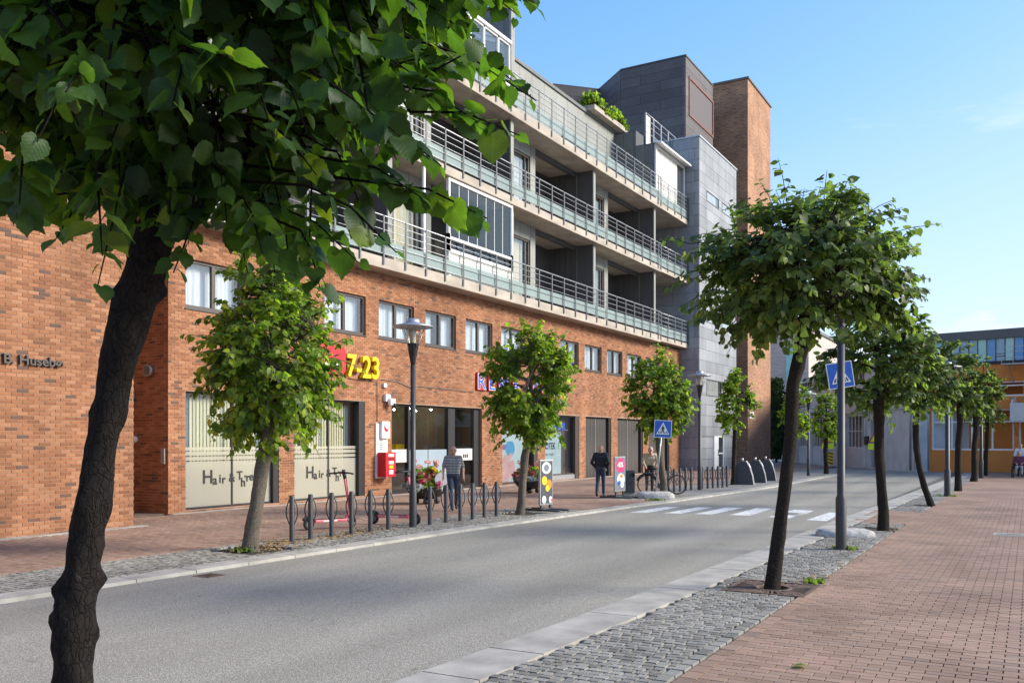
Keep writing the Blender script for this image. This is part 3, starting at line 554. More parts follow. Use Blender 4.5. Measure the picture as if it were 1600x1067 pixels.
# end wall in the passage, facing the camera
w = MB(); w.add([(-26, 15.43, -0.3), (FX - 0.03, 15.43, -0.3), (FX - 0.03, 15.43, 7.62), (-26, 15.43, 7.62)], [(0,1,2,3)]); endw = w.build('passage_wall', M['mortar'], apt)
sp = brick_spans(-22.5, FX - 0.002, -0.02, 7.61, [], 4)
bm_ = boxes_mesh('brickwork', [(a, 15.42 + j, c) for a, b, c, d, j in sp], [(b, 15.45, d) for a, b, c, d, j in sp], M['brick']); o = link('brickwork', bm_, endw); o['kind'] = 'stuff'
b = MB(); b.box(-23.2, -23.0, 12.9, 15.42, 0, 7.6); b.build('passage_end', M['frame_black'], apt)
b = MB(); b.box(-23.0, -22.96, 13.5, 14.9, 0, 2.3); b.build('passage_door', M['frame_black'], apt)
# building core and interior
core = MB(); core.box(-36, -27.5, 15.5, 62, 0, 20.1); core.box(-27.6, -21.45, 12.9, 54.4, 7.95, 8.0); core.build('core', M['room'], apt)
core = MB(); core.box(-20.75, -20.7, 15.6, 24.6, 0, 7.6); core.box(-20.75, -20.7, 30.7, 54.3, 0, 7.6); core.box(-20.75, -20.7, 24.6, 30.7, 3.4, 7.6); core.box(-20.7, FX - 0.5, 15.6, 54.3, 3.35, 3.5); core.build('inner_wall', M['room'], apt)
core = MB()
for y in [19.65, 23.9, 31.4, 35.7, 40.0, 43.9, 48.4]: core.box(-20.7, FX - 0.46, y - 0.1, y + 0.1, 0, 3.35)
core.build('partition', M['interior'], apt)

def curtain(X, y0, y1, z0, z1, amp=0.03, wl=0.16, seed=0):
    n = max(6, int((y1 - y0) / 0.04)); ys = np.linspace(y0, y1, n); ph = seed * 1.7
    xs = X + amp * np.sin(ys * 2 * math.pi / wl + ph) + amp * 0.5 * np.sin(ys * 2 * math.pi / wl * 0.37 + ph)
    v = [(x, y, z) for z in (z0, z1) for x, y in zip(xs, ys)]
    return MB().add(v, [(i, i + 1, n + i + 1, n + i) for i in range(n - 1)], 0, True)
def ring(m, X0, X1, y0, y1, z0, z1, t, tb=None):
    tb = tb or t
    m.box(X0, X1, y0, y0 + t, z0, z1); m.box(X0, X1, y1 - t, y1, z0, z1); m.box(X0, X1, y0 + t, y1 - t, z0, z0 + tb); m.box(X0, X1, y0 + t, y1 - t, z1 - t, z1); return m
for i, (y0, y1, z0, z1) in enumerate(wins):
    m = MB(); ring(m, FX - 0.17, FX - 0.07, y0, y1, z0, z1, 0.075, 0.10); ym = (y0 + y1) / 2
    m.box(FX - 0.165, FX - 0.075, ym - 0.06, ym + 0.06, z0 + 0.1, z1 - 0.075)
    wo = m.build('window', M['frame'], apt)
    m = MB(); m.box(FX - 0.2, FX + 0.03, y0 - 0.02, y1 + 0.02, z0 - 0.035, z0 - 0.003); m.build('sill', M['frame'], wo)
    for a, b_ in ((y0 + 0.075, ym - 0.06), (ym + 0.06, y1 - 0.075)):
        m = MB(); m.box(FX - 0.13, FX - 0.122, a, b_, z0 + 0.1, z1 - 0.075); m.build('pane', M['glass'], wo)
    rr = random.Random(i); 
    a, b_ = y0 + 0.05, y1 - 0.05
    if i % 3 == 1: 
        curtain(FX - 0.34, a, a + 0.75, z0, z1, seed=i).build('curtain', M['curtain'], wo); curtain(FX - 0.34, b_ - 0.55, b_, z0, z1, seed=i + 3).build('curtain', M['curtain'], wo)
    else: curtain(FX - 0.34, a, b_, z0, z1, 0.025, seed=i).build('curtain', M['curtain'], wo)

# ---- hair salon windows
def salon(y0, y1, z0, z1, right_dark):
    m = MB(); ring(m, FX - 0.2, FX - 0.1, y0, y1, z0, z1, 0.05, 0.06); m.box(FX - 0.24, FX - 0.02, y1 - right_dark, y1 - 0.001, z0, z1)
    ym = y0 + (y1 - y0) * 0.5; m.box(FX - 0.195, FX - 0.12, ym - 0.025, ym + 0.025, z0 + 0.06, z1 - 0.05)
    wo = m.build('shop_window', M['frame_black'], apt)
    m = MB(); m.box(FX - 0.155, FX - 0.147, y0 + 0.05, y1 - right_dark, z0 + 0.06, z1 - 0.05); m.build('pane', M['glass_dark'], wo)
    n = int((y1 - y0 - right_dark) / 0.118); L = (y1 - y0 - right_dark - 0.06) / n
    blue = max(2, int(n * 0.13))
    sm = MB(); sm.box(-0.012, 0.012, 0, L - 0.008, 0, z1 - z0 - 0.12); me1 = sm.mesh('blind_slat', M['slat']); sm = MB(); sm.box(-0.012, 0.012, 0, L - 0.008, 0, z1 - z0 - 0.12); me2 = sm.mesh('blind_slat', M['slat_blue'])
    for k in range(n):
        o = link('blind_slat', me2 if (k < blue or k >= n - blue) else me1, wo); o.location = (FX - 0.36, y0 + 0.05 + k * L, z0 + 0.07); o.rotation_euler = (0, 0, R(14))
    m = MB(); m.box(FX - 0.141, FX - 0.138, y0 + 0.05, y1 - right_dark, z0 + 0.06, 1.33)
    for a, b_ in ((1.37, 1.46), (1.50, 1.60), (1.635, 1.72)): m.box(FX - 0.141, FX - 0.138, y0 + 0.05, y1 - right_dark, a, b_)
    m.build('frosted_film', M['film'], wo)
    return wo
LET = [('H', 0.0, 0.0, 0.52), ('a', 0.36, -0.04, 0.36), ('i', 0.58, 0.0, 0.34), ('r', 0.68, -0.02, 0.32), ('&', 0.93, 0.02, 0.34), ('T', 1.22, 0.06, 0.34), ('h', 1.36, -0.14, 0.36), ('e', 1.49, 0.10, 0.15), ('r', 1.56, 0.0, 0.34), ('e', 1.68, 0.02, 0.34)]
for (y0, y1, z0, z1), dk, ty in ((SHOP[0], 0.22, 16.62), (SHOP[1], 0.28, 20.6)):
    wo = salon(y0, y1, z0, z1, dk)
    for ch, dy, dz, s in LET: text('lettering', ch, s, (FX - 0.128, ty + dy, 0.74 + dz), M['black'], wo, 0.004, 0.006)

# ---- supermarket entrance
y0, y1, z0, z1 = SHOP[2]
m = MB()
for a, b_ in ((24.73, 24.80), (25.84, 25.92), (28.38, 28.84), (30.2, 30.61)): m.box(FX - 0.3, FX - 0.12, a, b_, z0, z1 - 0.05)
m.box(FX - 0.3, FX - 0.12, y0, y1, z1 - 0.06, z1 - 0.002); m.box(FX - 0.28, FX - 0.14, 24.8, 25.84, z0, z0 + 0.14); m.box(FX - 0.28, FX - 0.14, 28.84, 30.2, z0, z0 + 0.1)
ent = m.build('shop_entrance', M['frame_black'], apt)
for a, b_ in ((24.8, 25.84), (25.92, 27.12), (27.16, 28.38), (28.84, 30.2)):
    m = MB(); m.box(FX - 0.2, FX - 0.192, a, b_, z0 + 0.02, z1 - 0.06); m.build('glass_door' if 25.9 < a < 28 else 'pane', M['glass_dark'], ent)
for a, b_ in ((24.8, 25.84), (28.84, 30.2)):
    m = MB(); m.box(FX - 0.186, FX - 0.183, a, b_, 1.12, 1.58); bd = m.build('notice_band', M['offwhite'], ent)
for a, b_ in ((25.92, 27.12), (27.16, 28.38)):
    m = MB(); m.box(FX - 0.186, FX - 0.183, a, b_, 0.05, 1.56); m.build('door_film', surf('door_film', (0.30, 0.37, 0.42), 0.4, var=0.06, scale=2), ent)
for k in range(3):
    m = MB(); m.box(FX - 0.182, FX - 0.18, 29.5 + k * 0.14, 29.6 + k * 0.14, 1.22, 1.36); m.build('sticker', M['black'], ent)
m = MB(); m.box(-27.4, -27.3, 24.0, 31.5, 0, 3.4); m.box(-27.4, -20.7, 24.5, 24.6, 0, 3.4); m.box(-27.4, -20.7, 30.7, 30.8, 0, 3.4); m.box(-27.4, FX - 0.46, 24.5, 30.8, 3.3, 3.38); m.box(-27.4, FX - 0.46, 24.5, 30.8, -0.05, 0.01)
shop = m.build('shop_interior', M['interior'], apt)
for k in range(4):
    m = MB(); m.box(-26.5, -26.0, 24.8, 30.4, 0.5 + k * 0.42, 0.54 + k * 0.42)
    for q in range(16): m.box(-26.4, -26.05, 24.9 + q * 0.34, 25.14 + q * 0.34, 0.54 + k * 0.42, 0.54 + k * 0.42 + 0.22 + 0.08 * ((q * 7 + k) % 3))
    m.build('shelf', M['wood'], shop)
m = MB(); m.box(-25.5, -25.4, 25.6, 28.0, 1.95, 2.5); m.build('menu_panel', M['offwhite'], shop)
m = MB(); m.box(-22.2, -22.0, 28.6, 29.4, 1.3, 1.75); m.build('yellow_box', M['yellow'], shop)
m = MB(); m.box(-23.2, -23.1, 27.2, 27.8, 2.55, 2.85); m.build('red_sign', M['red'], shop)
spot = emit('ceiling_spot', (1, 0.88, 0.68), 22)
for k in range(20):
    m = MB(); m.ball((-20.9 - (k // 4) * 1.2, 25.1 + (k % 4) * 1.45 + (k // 4 % 2) * 0.6, 3.14), (0.055, 0.055, 0.035)); m.build('ceiling_light', spot, shop)

# ---- pharmacy windows
y0, y1, z0, z1 = SHOP[3]
m = MB(); ring(m, FX - 0.2, FX - 0.1, y0, y1, z0, z1, 0.06, 0.08); m.box(FX - 0.24, FX - 0.02, y1 - 0.3, y1 - 0.001, z0, z1)
wo = m.build('shop_window', M['frame'], apt)
m = MB(); m.box(FX - 0.16, FX - 0.152, y0 + 0.06, y1 - 0.3, z0 + 0.08, z1 - 0.06); m.build('pane', M['glass_dark'], wo)
m = MB(); m.box(FX - 0.20, FX - 0.19, y0 + 0.09, y1 - 0.75, z0 + 0.08, 2.3); po = m.build('poster', M['pale_blue'], wo)
def blob(name, c, ry, rz, mat, par, X, tilt=0.0, n=20):
    pts = []
    for k in range(n):
        a = 2 * math.pi * k / n; u, v_ = ry * math.cos(a), rz * math.sin(a) * (1 + 0.1 * math.sin(3 * a)); pts.append((X, c[0] + u * math.cos(tilt) - v_ * math.sin(tilt), c[1] + u * math.sin(tilt) + v_ * math.cos(tilt)))
    m_ = MB(); m_.prism(pts, (0.002, 0, 0)); return m_.build(name, mat, par)
pinkm = surf('pink_print', (0.74, 0.45, 0.45), 0.5, var=0.12, scale=3); blum = flat('blue_print', (0.10, 0.42, 0.72)); 
for k, (c, a, b_, t) in enumerate([((32.9, 0.55), 0.55, 0.4, 0.5), ((32.75, 1.1), 0.28, 0.14, 0.9), ((33.1, 1.15), 0.35, 0.12, 0.6), ((33.4, 0.7), 0.22, 0.4, 0.3)]): blob('print', c, a, b_, pinkm, po, FX - 0.188 + 0.0025 * k, t)
blob('print', (33.2, 1.55), 0.4, 0.35, blum, po, FX - 0.1885); blob('print', (32.7, 1.62), 0.2, 0.12, flat('violet_print', (0.35, 0.18, 0.45)), po, FX - 0.186)
y0, y1, z0, z1 = SHOP[4]
m = MB(); ring(m, FX - 0.2, FX - 0.1, y0, y1, z0 + 0.1, z1, 0.06, 0.18); m.box(FX - 0.24, FX - 0.02, y1 - 0.4, y1 - 0.001, z0, z1)
wo = m.build('shop_window', M['frame'], apt); m = MB(); m.box(FX - 0.22, FX - 0.05, y0 + 0.001, y1 - 0.41, z0, z0 + 0.22); m.build('plinth', M['galv'], wo)
m = MB(); m.box(FX - 0.16, FX - 0.152, y0 + 0.06, y1 - 0.4, z0 + 0.2, z1 - 0.06); m.build('pane', M['glass_dark'], wo)
curtain(FX - 0.45, y0 + 1.9, y1, z0, z1, 0.05, 0.3, 3).build('curtain', surf('brown_curtain', (0.22, 0.17, 0.13), 0.9), wo)
m = MB(); m.box(FX - 0.75, FX - 0.7, y0, y1, 2.5, z1); m.build('wood_header', M['wood'], wo)
m = MB(); m.box(FX - 0.20, FX - 0.19, y0 + 0.1, y0 + 1.95, 0.3, 2.78); po = m.build('banner', M['pale_blue'], wo)
text('lettering', 'POTEK', 0.42, (FX - 0.186, y0 + 0.16, 1.50), M['navy'], po, 0.003, 0.008, sx=0.92); text('lettering', '1', 0.46, (FX - 0.186, y0 + 1.58, 1.50), M['green_letter'], po, 0.003, 0.008)
text('lettering', 'opp dr\u00f8gle', 0.2, (FX - 0.186, y0 + 0.3, 1.2), flat('grey_print', (0.3, 0.36, 0.4)), po, 0.002)
s_ = prop(empty('hanging_sign', (0, 0, 0)), 'small green and blue letter sign hanging in the pharmacy window', 'sign')
text('lettering', '1', 0.5, (FX - 0.05, 36.3, 2.42), M['green_letter'], s_, 0.04, 0.02); text('cross', '+', 0.6, (FX - 0.05, 36.55, 2.40), M['green_letter'], s_, 0.04, 0.03); text('lettering', 'APOTEK', 0.42, (FX - 0.05, 36.85, 2.42), M['blue_letter'], s_, 0.04, 0.015, sx=0.8)
m = MB(); m.box(FX - 0.09, FX - 0.05, 36.25, 38.5, 2.38, 2.41); m.build('rail', M['steel'], s_)
# ---- shutters
for (y0, y1, z0, z1) in SHOP[5:]:
    m = MB(); ring(m, FX - 0.22, FX - 0.12, y0, y1, z0, z1, 0.05); m.box(FX - 0.24, FX - 0.03, y1 - 0.26, y1 - 0.001, z0, z1); wo = m.build('roller_door', M['frame_black'], apt)
    n = 16; L = (y1 - y0 - 0.32) / n
    sm = MB(); sm.prism([(0, 0, 0), (0, L - 0.006, 0), (0.03, L * 0.75, 0), (0.03, L * 0.25, 0)], (0, 0, z1 - z0 - 0.06)); me1 = sm.mesh('slat', M['shutter'])
    for k in range(n):
        o = link('slat', me1, wo); o.location = (FX - 0.2, y0 + 0.06 + k * L, z0 + 0.02)
    m = MB(); m.box(FX - 0.16, FX - 0.14, (y0 + y1) / 2 - 0.15, (y0 + y1) / 2 - 0.11, z0, z1 - 0.06); m.build('centre_seam', M['galv'], wo)

# ---- balcony slabs and railings
FINS = [15.95, 24.2, 32.5, 40.7, 49.0]
LEV = [(7.62, 8.0, 9.37), (11.70, 12.04, 13.34), (15.40, 15.80, 17.2)]
def railing(par, X, y0, y1, zb, zt, ztop, phase, step, glass=True, drop_=0.26):
    ys = [y for y in [phase + step * k for k in range(-12, 30)] if y0 + 0.1 < y < y1 - 0.05] + [y1 - 0.03]
    pm = MB(); pm.box(-0.012, 0.012, -0.035, 0.035, 0, ztop - zb - 0.12); me = pm.mesh('post', M['steel'])
    km = MB(); km.box(0.012, 0.022, -0.022, 0.022, 0.0, 0.03); 
    for y in ys: o = link('post', me, par); o.location = (X + 0.014, y, zb + 0.12)
    m = MB(); m.tube([(X - 0.03, y0, ztop), (X - 0.03, y1, ztop)], 0.028, 8); m.build('handrail', M['galv'], par)
    for f_ in (0.08, 0.3, 0.48, 0.66, 0.84):
        z = zt + (ztop - zt) * f_; m = MB(); m.tube([(X - 0.01, y0, z), (X - 0.01, y1, z)], 0.013, 6); m.build('rail', M['galv'], par)
    if glass:
        e = [y0] + ys
        for a, b_ in zip(e, e[1:]):
            if b_ - a > 0.3: m = MB(); m.box(X - 0.06, X - 0.05, a + 0.02, b_ - 0.02, zt + 0.10, zt + 0.58); m.build('glass_panel', M['frost'], par)
for li, (zb, zt, zr) in enumerate(LEV):
    m = MB(); m.box(-27, -18.6, 12.92, 49.3, zb, zt); bal = m.build('balcony', M['concrete'], apt); bevel(bal, 0.015, 1)
    railing(bal, -18.58, 13.0, 49.25, zb, zt, zr, 24.69, 1.205)
    m = MB(); m.box(-26, -18.72, 49.302, 54.38, zb + 0.1, zt); b2 = m.build('balcony', M['concrete'], apt)
    railing(b2, -18.70, 49.4, 54.35, zb + 0.1, zt, zr, 49.5, 1.2)
    m = MB(); m.box(-18.74, -18.69, 54.33, 54.38, zt, zr); m.build('end_post', M['steel'], b2)
# ---- loggias of the two middle storeys
for li, (zf, zc) in enumerate(((8.0, 11.70), (12.04, 15.40))):
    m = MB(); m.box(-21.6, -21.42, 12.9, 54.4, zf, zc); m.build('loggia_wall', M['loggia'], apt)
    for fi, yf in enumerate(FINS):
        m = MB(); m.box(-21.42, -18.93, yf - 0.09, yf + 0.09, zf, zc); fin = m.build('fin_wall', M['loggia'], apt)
        m = MB(); m.box(-18.93, -18.87, yf - 0.12, yf + 0.12, zf, zc - 0.002); m.build('edge_trim', M['panel_light'], fin)
        m = MB(); m.box(-19.84, -19.78, yf - 0.13, yf - 0.092, zf, zc - 0.003); m.build('seam_post', M['panel'], fin)
        for k in range(4): m = MB(); x = -21.1 + k * 0.32; m.box(x, x + 0.012, yf - 0.098, yf - 0.09, zf, zc - 0.01); m.build('seam', M['frame_black'], fin)
        if yf > 48: continue
        ya, yb = yf + 0.1, yf + 3.72; wa, wb, wz = yf + 1.35, yf + 3.22, zc - (0.65 if li == 0 else 0.52)
        m = MB(); Pp = lambda u, z, d: (-19.8 - d, u, z)
        backing(m, Pp, ya, yb, zf, zc - 0.004, [(wa, wb, zf + 0.12, wz)], 0.2); m.add([(-19.8, yb, zf), (-21.42, yb, zf), (-21.42, yb, zc), (-19.8, yb, zc)], [(0,1,2,3)]); m.box(-21.42, -20.9, ya, yb - 0.05, zf, zc - 0.01)
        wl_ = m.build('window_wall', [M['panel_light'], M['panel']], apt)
        for y in (wb + 0.02, wa - 0.03, (wa + wb) / 2):
            m = MB(); m.box(-19.798, -19.793, y - 0.006, y + 0.006, (wz if abs(y - (wa + wb) / 2) < 0.1 else zf), zc - 0.01); m.build('seam', M['frame_black'], wl_)
        m = MB(); ring(m, -19.95, -19.84, wa, wb, zf + 0.12, wz, 0.11); m.box(-19.94, -19.85, wb - 0.42, wb - 0.36, zf + 0.2, wz - 0.11); m.build('window_frame', M['frame'], wl_)
        m = MB(); m.box(-19.90, -19.893, wa + 0.1, wb - 0.1, zf + 0.22, wz - 0.1); m.build('pane', M['glass'], wl_)
        curtain(-20.06, wa, wb - 0.3, zf + 0.15, wz, 0.012, 0.2, fi).build('curtain', M['cream'] if (fi + li) % 2 == 0 or li == 0 else M['offwhite'], wl_)
        m = MB(); m.box(-20.0, -19.82, yb, yf + 8.1 if yf < 48 else yb + 1, zc - 0.22, zc - 0.004); m.build('beam', M['loggia'], apt)
        m = MB(); m.box(-21.42, -21.38, yb + 0.6, yb + 2.6, zf, zf + 2.3); dr = m.build('balcony_door', M['frame_black'], apt)
        m = MB(); m.box(-21.38, -21.37, yb + 0.7, yb + 1.55, zf + 0.15, zf + 2.2); m.build('pane', M['curtain'], dr); m = MB(); m.box(-21.38, -21.37, yb + 1.65, yb + 2.5, zf + 0.15, zf + 2.2); m.build('pane', M['glass'], dr)
# ---- the glazed balcony of the lower flat
gz = empty('glazed_balcony', (0, 0, 0), 0, apt)
m = MB(); ring(m, -18.78, -18.66, 27.45, 32.2, 8.9, 11.66, 0.1, 0.14); m.box(-18.78, -18.66, 27.45, 27.58, 8.0, 9.6); m.box(-18.78, -18.66, 32.1, 32.2, 8.0, 9.6); m.box(-18.77, -18.67, 27.55, 32.1, 9.38, 9.5); m.build('frame', M['white'], gz)
for k in range(7):
    a = 27.6 + k * 0.645; m = MB(); m.box(-18.73, -18.722, a, a + 0.61, 9.52, 11.55); gp = m.build('glazing', M['glass_dark'], gz); m = MB(); m.box(-18.735, -18.715, a + 0.612, a + 0.636, 9.52, 11.55); m.build('strip', M['white'], gz)
m = MB(); m.box(-18.75, -18.70, 27.6, 32.1, 8.02, 8.88); m.build('lower_panel', M['offwhite'], gz)
m = MB(); m.box(-18.735, -18.725, 27.6, 32.1, 8.98, 9.36); m.build('lower_glazing', M['glass_dark'], gz)
m = MB(); m.box(-18.76, -18.68, 25.9, 26.0, 8.0, 11.68); m.build('frame_post', M['white'], gz)
# ---- top storey
m = MB(); m.box(-27, -21.5, 12.95, 49.1, 15.8, 20.15); top = m.build('top_storey', M['zinc_back'], apt)
def clad(par, p0, p1, z0, z1, rowh, collen, mat, holes=(), stag=True, t=0.035, gap=0.018, name='cladding_panel', vertical=False):
    p0, p1 = Vector((p0[0], p0[1], 0)), Vector((p1[0], p1[1], 0)); d = p1 - p0; L = d.length; d.normalize(); nrm = Vector((d.y, -d.x, 0)); ang = math.atan2(d.y, d.x)
    me = MB(); me.add(CUBE.v, CUBE.f); me = me.mesh(name, mat); nrow = max(1, round((z1 - z0) / rowh)); rh = (z1 - z0) / nrow; out = []
    for r in range(nrow):
        za, zb = z0 + r * rh, z0 + (r + 1) * rh; spans = [(0, L)]
        cuts = [h for h in holes if not (h[3] <= za + 0.01 or h[2] >= zb - 0.01)]
        bands = [(za, zb)]
        if cuts:
            zs = sorted({za, zb, *[min(max(h[2], za), zb) for h in cuts], *[min(max(h[3], za), zb) for h in cuts]}); bands = [(a, b) for a, b in zip(zs, zs[1:]) if b - a > 0.04]
        for (ba, bb) in bands:
            sp_ = [(0, L)]
            for h in cuts:
                if h[2] < (ba + bb) / 2 < h[3]:
                    ns = []
                    for s, e in sp_:
                        if h[1] <= s or h[0] >= e: ns.append((s, e)); continue
                        if h[0] > s: ns.append((s, h[0]))
                        if h[1] < e: ns.append((h[1], e))
                    sp_ = ns
            off = (collen * 0.5 if (stag and r % 2) else 0)
            for s, e in sp_:
                j = math.floor((s + off) / collen)
                while True:
                    a = max(s, j * collen - off); b = min(e, (j + 1) * collen - off); j += 1
                    if a >= e - 1e-6: break
                    if b - a < 0.05: continue
                    o = bpy.data.objects.new(name, me); q = p0 + d * (a + gap / 2) + nrm * t; o.location = (q.x, q.y, ba + gap / 2); o.rotation_euler = (0, 0, ang); o.scale = (b - a - gap, t, bb - ba - gap); o.parent = par; COL.objects.link(o); out.append(o)
    return out
clad(top, (-21.5, 12.95), (-21.5, 49.1), 18.2, 20.15, 2.0, 1.3, M['panel_light'], stag=False, gap=0.014)
clad(top, (-21.5, 12.95), (-21.5, 49.1), 15.82, 18.2, 2.4, 2.6, M['panel_light'], holes=[(21.0 + 8.2 * k, 24.4 + 8.2 * k, 15.9, 18.1) for k in range(2)], stag=False, gap=0.014)
m = MB(); m.box(-27.1, -21.38, 12.93, 49.08, 20.155, 20.32); m.build('coping', M['panel'], top)
for k in range(2):
    a = 33.95 + 8.2 * k; m = MB(); ring(m, -21.5, -21.4, a, a + 3.4, 15.9, 18.1, 0.1); wf = m.build('window_frame', M['frame'], apt); m = MB(); m.box(-21.46, -21.452, a + 0.1, a + 3.3, 16, 18); m.build('pane', M['glass'], wf); curtain(-21.48, a + 0.1, a + 3.3, 16, 18, 0.005, 0.3, k).build('curtain', M['curtain'], wf)
# tall fin by the conservatory
m = MB(); m.box(-26, -18.93, 32.4, 32.6, 15.8, 20.2); fin = m.build('fin_wall', M['panel'], apt); clad(fin, (-26, 32.398), (-18.93, 32.398), 15.82, 20.1, 2.2, 0.85, M['panel'], stag=False, t=0.02)
m = MB(); m.box(-18.93, -18.84, 32.36, 32.66, 15.8, 20.26); m.build('edge_trim', M['panel_light'], fin); m = MB(); m.box(-26, -18.84, 32.34, 32.68, 20.27, 20.34); m.build('coping', M['panel'], fin)
# conservatory
cv = empty('conservatory', (0, 0, 0), 0, apt)
m = MB(); ys = [20.5, 22.5, 24.5, 26.3, 28.0, 29.3, 30.3, 31.4, 32.3]
for y in ys: m.box(-19.0, -18.88, y - 0.05, y + 0.05, 15.8, 18.5)
m.box(-19.0, -18.88, 20.5, 32.3, 18.42, 18.58); m.box(-18.99, -18.89, 20.5, 32.3, 16.75, 16.85); m.box(-18.99, -18.89, 20.5, 32.3, 15.81, 15.95)
for y in ys: m.bar((-18.94, y, 18.5), (-21.4, y, 19.6), 0.08, 0.1)
m.build('frame', M['white'], cv)
for a, b_ in zip(ys, ys[1:]):
    m = MB(); m.box(-18.95, -18.942, a + 0.05, b_ - 0.05, 15.95, 18.42); m.build('glazing', M['glass'], cv); m = MB(); m.prism([(-18.94, a + 0.04, 18.52), (-18.94, b_ - 0.04, 18.52), (-21.4, b_ - 0.04, 19.62), (-21.4, a + 0.04, 19.62)], (0, 0, 0.01)); m.build('roof_pane', M['glass'], cv)
m = MB(); m.box(-18.9, -18.8, 20.4, 32.35, 18.50, 18.62); m.build('gutter', M['white'], cv)
# room at the far end of the top balcony
m = MB(); m.box(-21.5, -20.1, 49.15, 54.35, 15.8, 20.15); er = m.build('end_room', M['zinc_back'], apt)
m = MB(); m.box(-20.1, -18.98, 49.15, 54.35, 15.8, 19.25); m.build('front_block', M['zinc_back'], er)
clad(er, (-21.5, 49.14), (-20.1, 49.14), 18.0, 20.1, 1.2, 0.62, M['panel'], stag=False, t=0.02); clad(er, (-21.5, 49.14), (-19.0, 49.14), 15.82, 18.0, 2.2, 0.62, M['panel'], stag=False, t=0.02); clad(er, (-20.1, 49.14), (-19.0, 49.14), 18.0, 19.2, 1.2, 0.55, M['panel'], stag=False, t=0.02)
m = MB(); ring(m, -18.98, -18.88, 49.2, 54.3, 15.82, 19.2, 0.2, 0.12); m.build('window_frame', M['offwhite'], er)
for k in range(5): m = MB(); m.box(-18.965, -18.945, 49.42 + k * 0.72, 50.1 + k * 0.72, 15.95, 19.0); m.build('blind', M['offwhite'], er)
for k in range(2): m = MB(); m.box(-18.965, -18.945, 53.06 + k * 0.55, 53.56 + k * 0.55, 15.95, 19.0); m.build('pane', M['glass_dark'], er)
m = MB(); m.prism([(-18.98, 49.0, 19.26), (-18.98, 49.0, 19.4), (-18.45, 49.0, 19.22), (-18.45, 49.0, 19.12)], (0, 5.3, 0)); m.build('eave_board', M['white'], er)
m = MB(); m.box(-21.75, -20.95, 45.2, 50.0, 20.33, 20.6); planter = m.build('roof_planter', M['concrete'], apt)
ter = empty('terrace_railing', (0, 0, 0), 0, apt)
for k in range(5): m = MB(); m.box(-20.03, -19.97, 50.4 + k * 1.28, 50.46 + k * 1.28, 19.26, 21.6); m.build('post', M['galv'], ter)
for z in (20.5, 20.9, 21.25, 21.6): m = MB(); m.tube([(-20.0, 50.4, z), (-20.0, 55.6, z)], 0.03 if z > 21.5 else 0.014, 6); m.build('rail', M['galv'], ter)
m = MB(); m.box(-20.05, -20.01, 50.4, 51.2, 19.3, 21.5); m.build('screen', M['offwhite'], ter)
for k in range(5): m = MB(); m.box(-26.6 + k * 1.0, -26.55 + k * 1.0, 53.0, 53.05, 20.1, 21.6); m.build('post', M['galv'], ter)
for z in (20.9, 21.25, 21.6): m = MB(); m.tube([(-26.6, 53, z), (-22.5, 53, z)], 0.025, 6); m.build('rail', M['galv'], ter)
m = MB(); m.box(-36, -21.5, 49.1, 66, 19.9, 20.1); m.build('roof_deck', M['concrete_dark'], apt)

# ---- zinc clad stair block
m = MB(); m.box(-27, -18.04, 54.44, 62.6, -0.2, 21.0); zt_ = m.build('zinc_block', M['zinc_back'], apt)
tw = []
for zz in (17.3, 13.4, 9.5): tw += [(1.45, 4.05, zz, zz + 0.68), (4.75, 7.25, zz, zz + 0.68)]
tw += [(1.45, 4.55, 4.78, 5.85), (4.6, 7.3, 4.78, 5.85)]; door = (2.95, 5.0, 0.0, 2.2)
clad(zt_, (-18.04, 54.44), (-18.04, 62.6), 0.0, 21.0, 0.71, 2.72, M['zinc'], holes=tw + [door])
clad(zt_, (-27, 54.44), (-18.04, 54.44), 0.0, 21.0, 0.71, 2.9, M['zinc'])
m = MB(); m.box(-27.1, -17.95, 54.36, 62.68, 21.005, 21.1); m.build('coping', M['galv'], zt_)
for (a, b_, c, d) in tw:
    m = MB(); ring(m, -18.035, -17.99, 54.44 + a, 54.44 + b_, c, d, 0.05); wf = m.build('window_frame', M['frame'], zt_)
    m = MB(); m.box(-18.02, -18.012, 54.44 + a + 0.05, 54.44 + b_ - 0.05, c + 0.05, d - 0.05); m.build('pane', M['glass'], wf); m = MB(); m.box(-18.032, -18.025, 54.44 + a + 0.05, 54.44 + b_ - 0.6, c + 0.05, d - 0.05); m.build('blind', M['offwhite'], wf)
a, b_, c, d = door; m = MB(); ring(m, -18.03, -17.96, 54.44 + a, 54.44 + b_, 0.0, d, 0.09); m.box(-18.03, -17.965, 54.44 + a + 0.09, 54.44 + a + 0.95, 0.02, d - 0.09); m.box(-18.03, -17.97, 54.44 + a + 0.95, 54.44 + b_ - 0.09, 1.0, 1.08); dr = m.build('door', M['white'], zt_)
m = MB(); m.box(-18.0, -17.99, 54.44 + a + 1.0, 54.44 + b_ - 0.1, 0.1, d - 0.1); m.build('pane', M['glass_dark'], dr); m = MB(); m.box(-17.964, -17.94, 54.44 + a + 0.82, 54.44 + a + 0.86, 0.9, 1.3); m.build('handle', M['black'], dr)
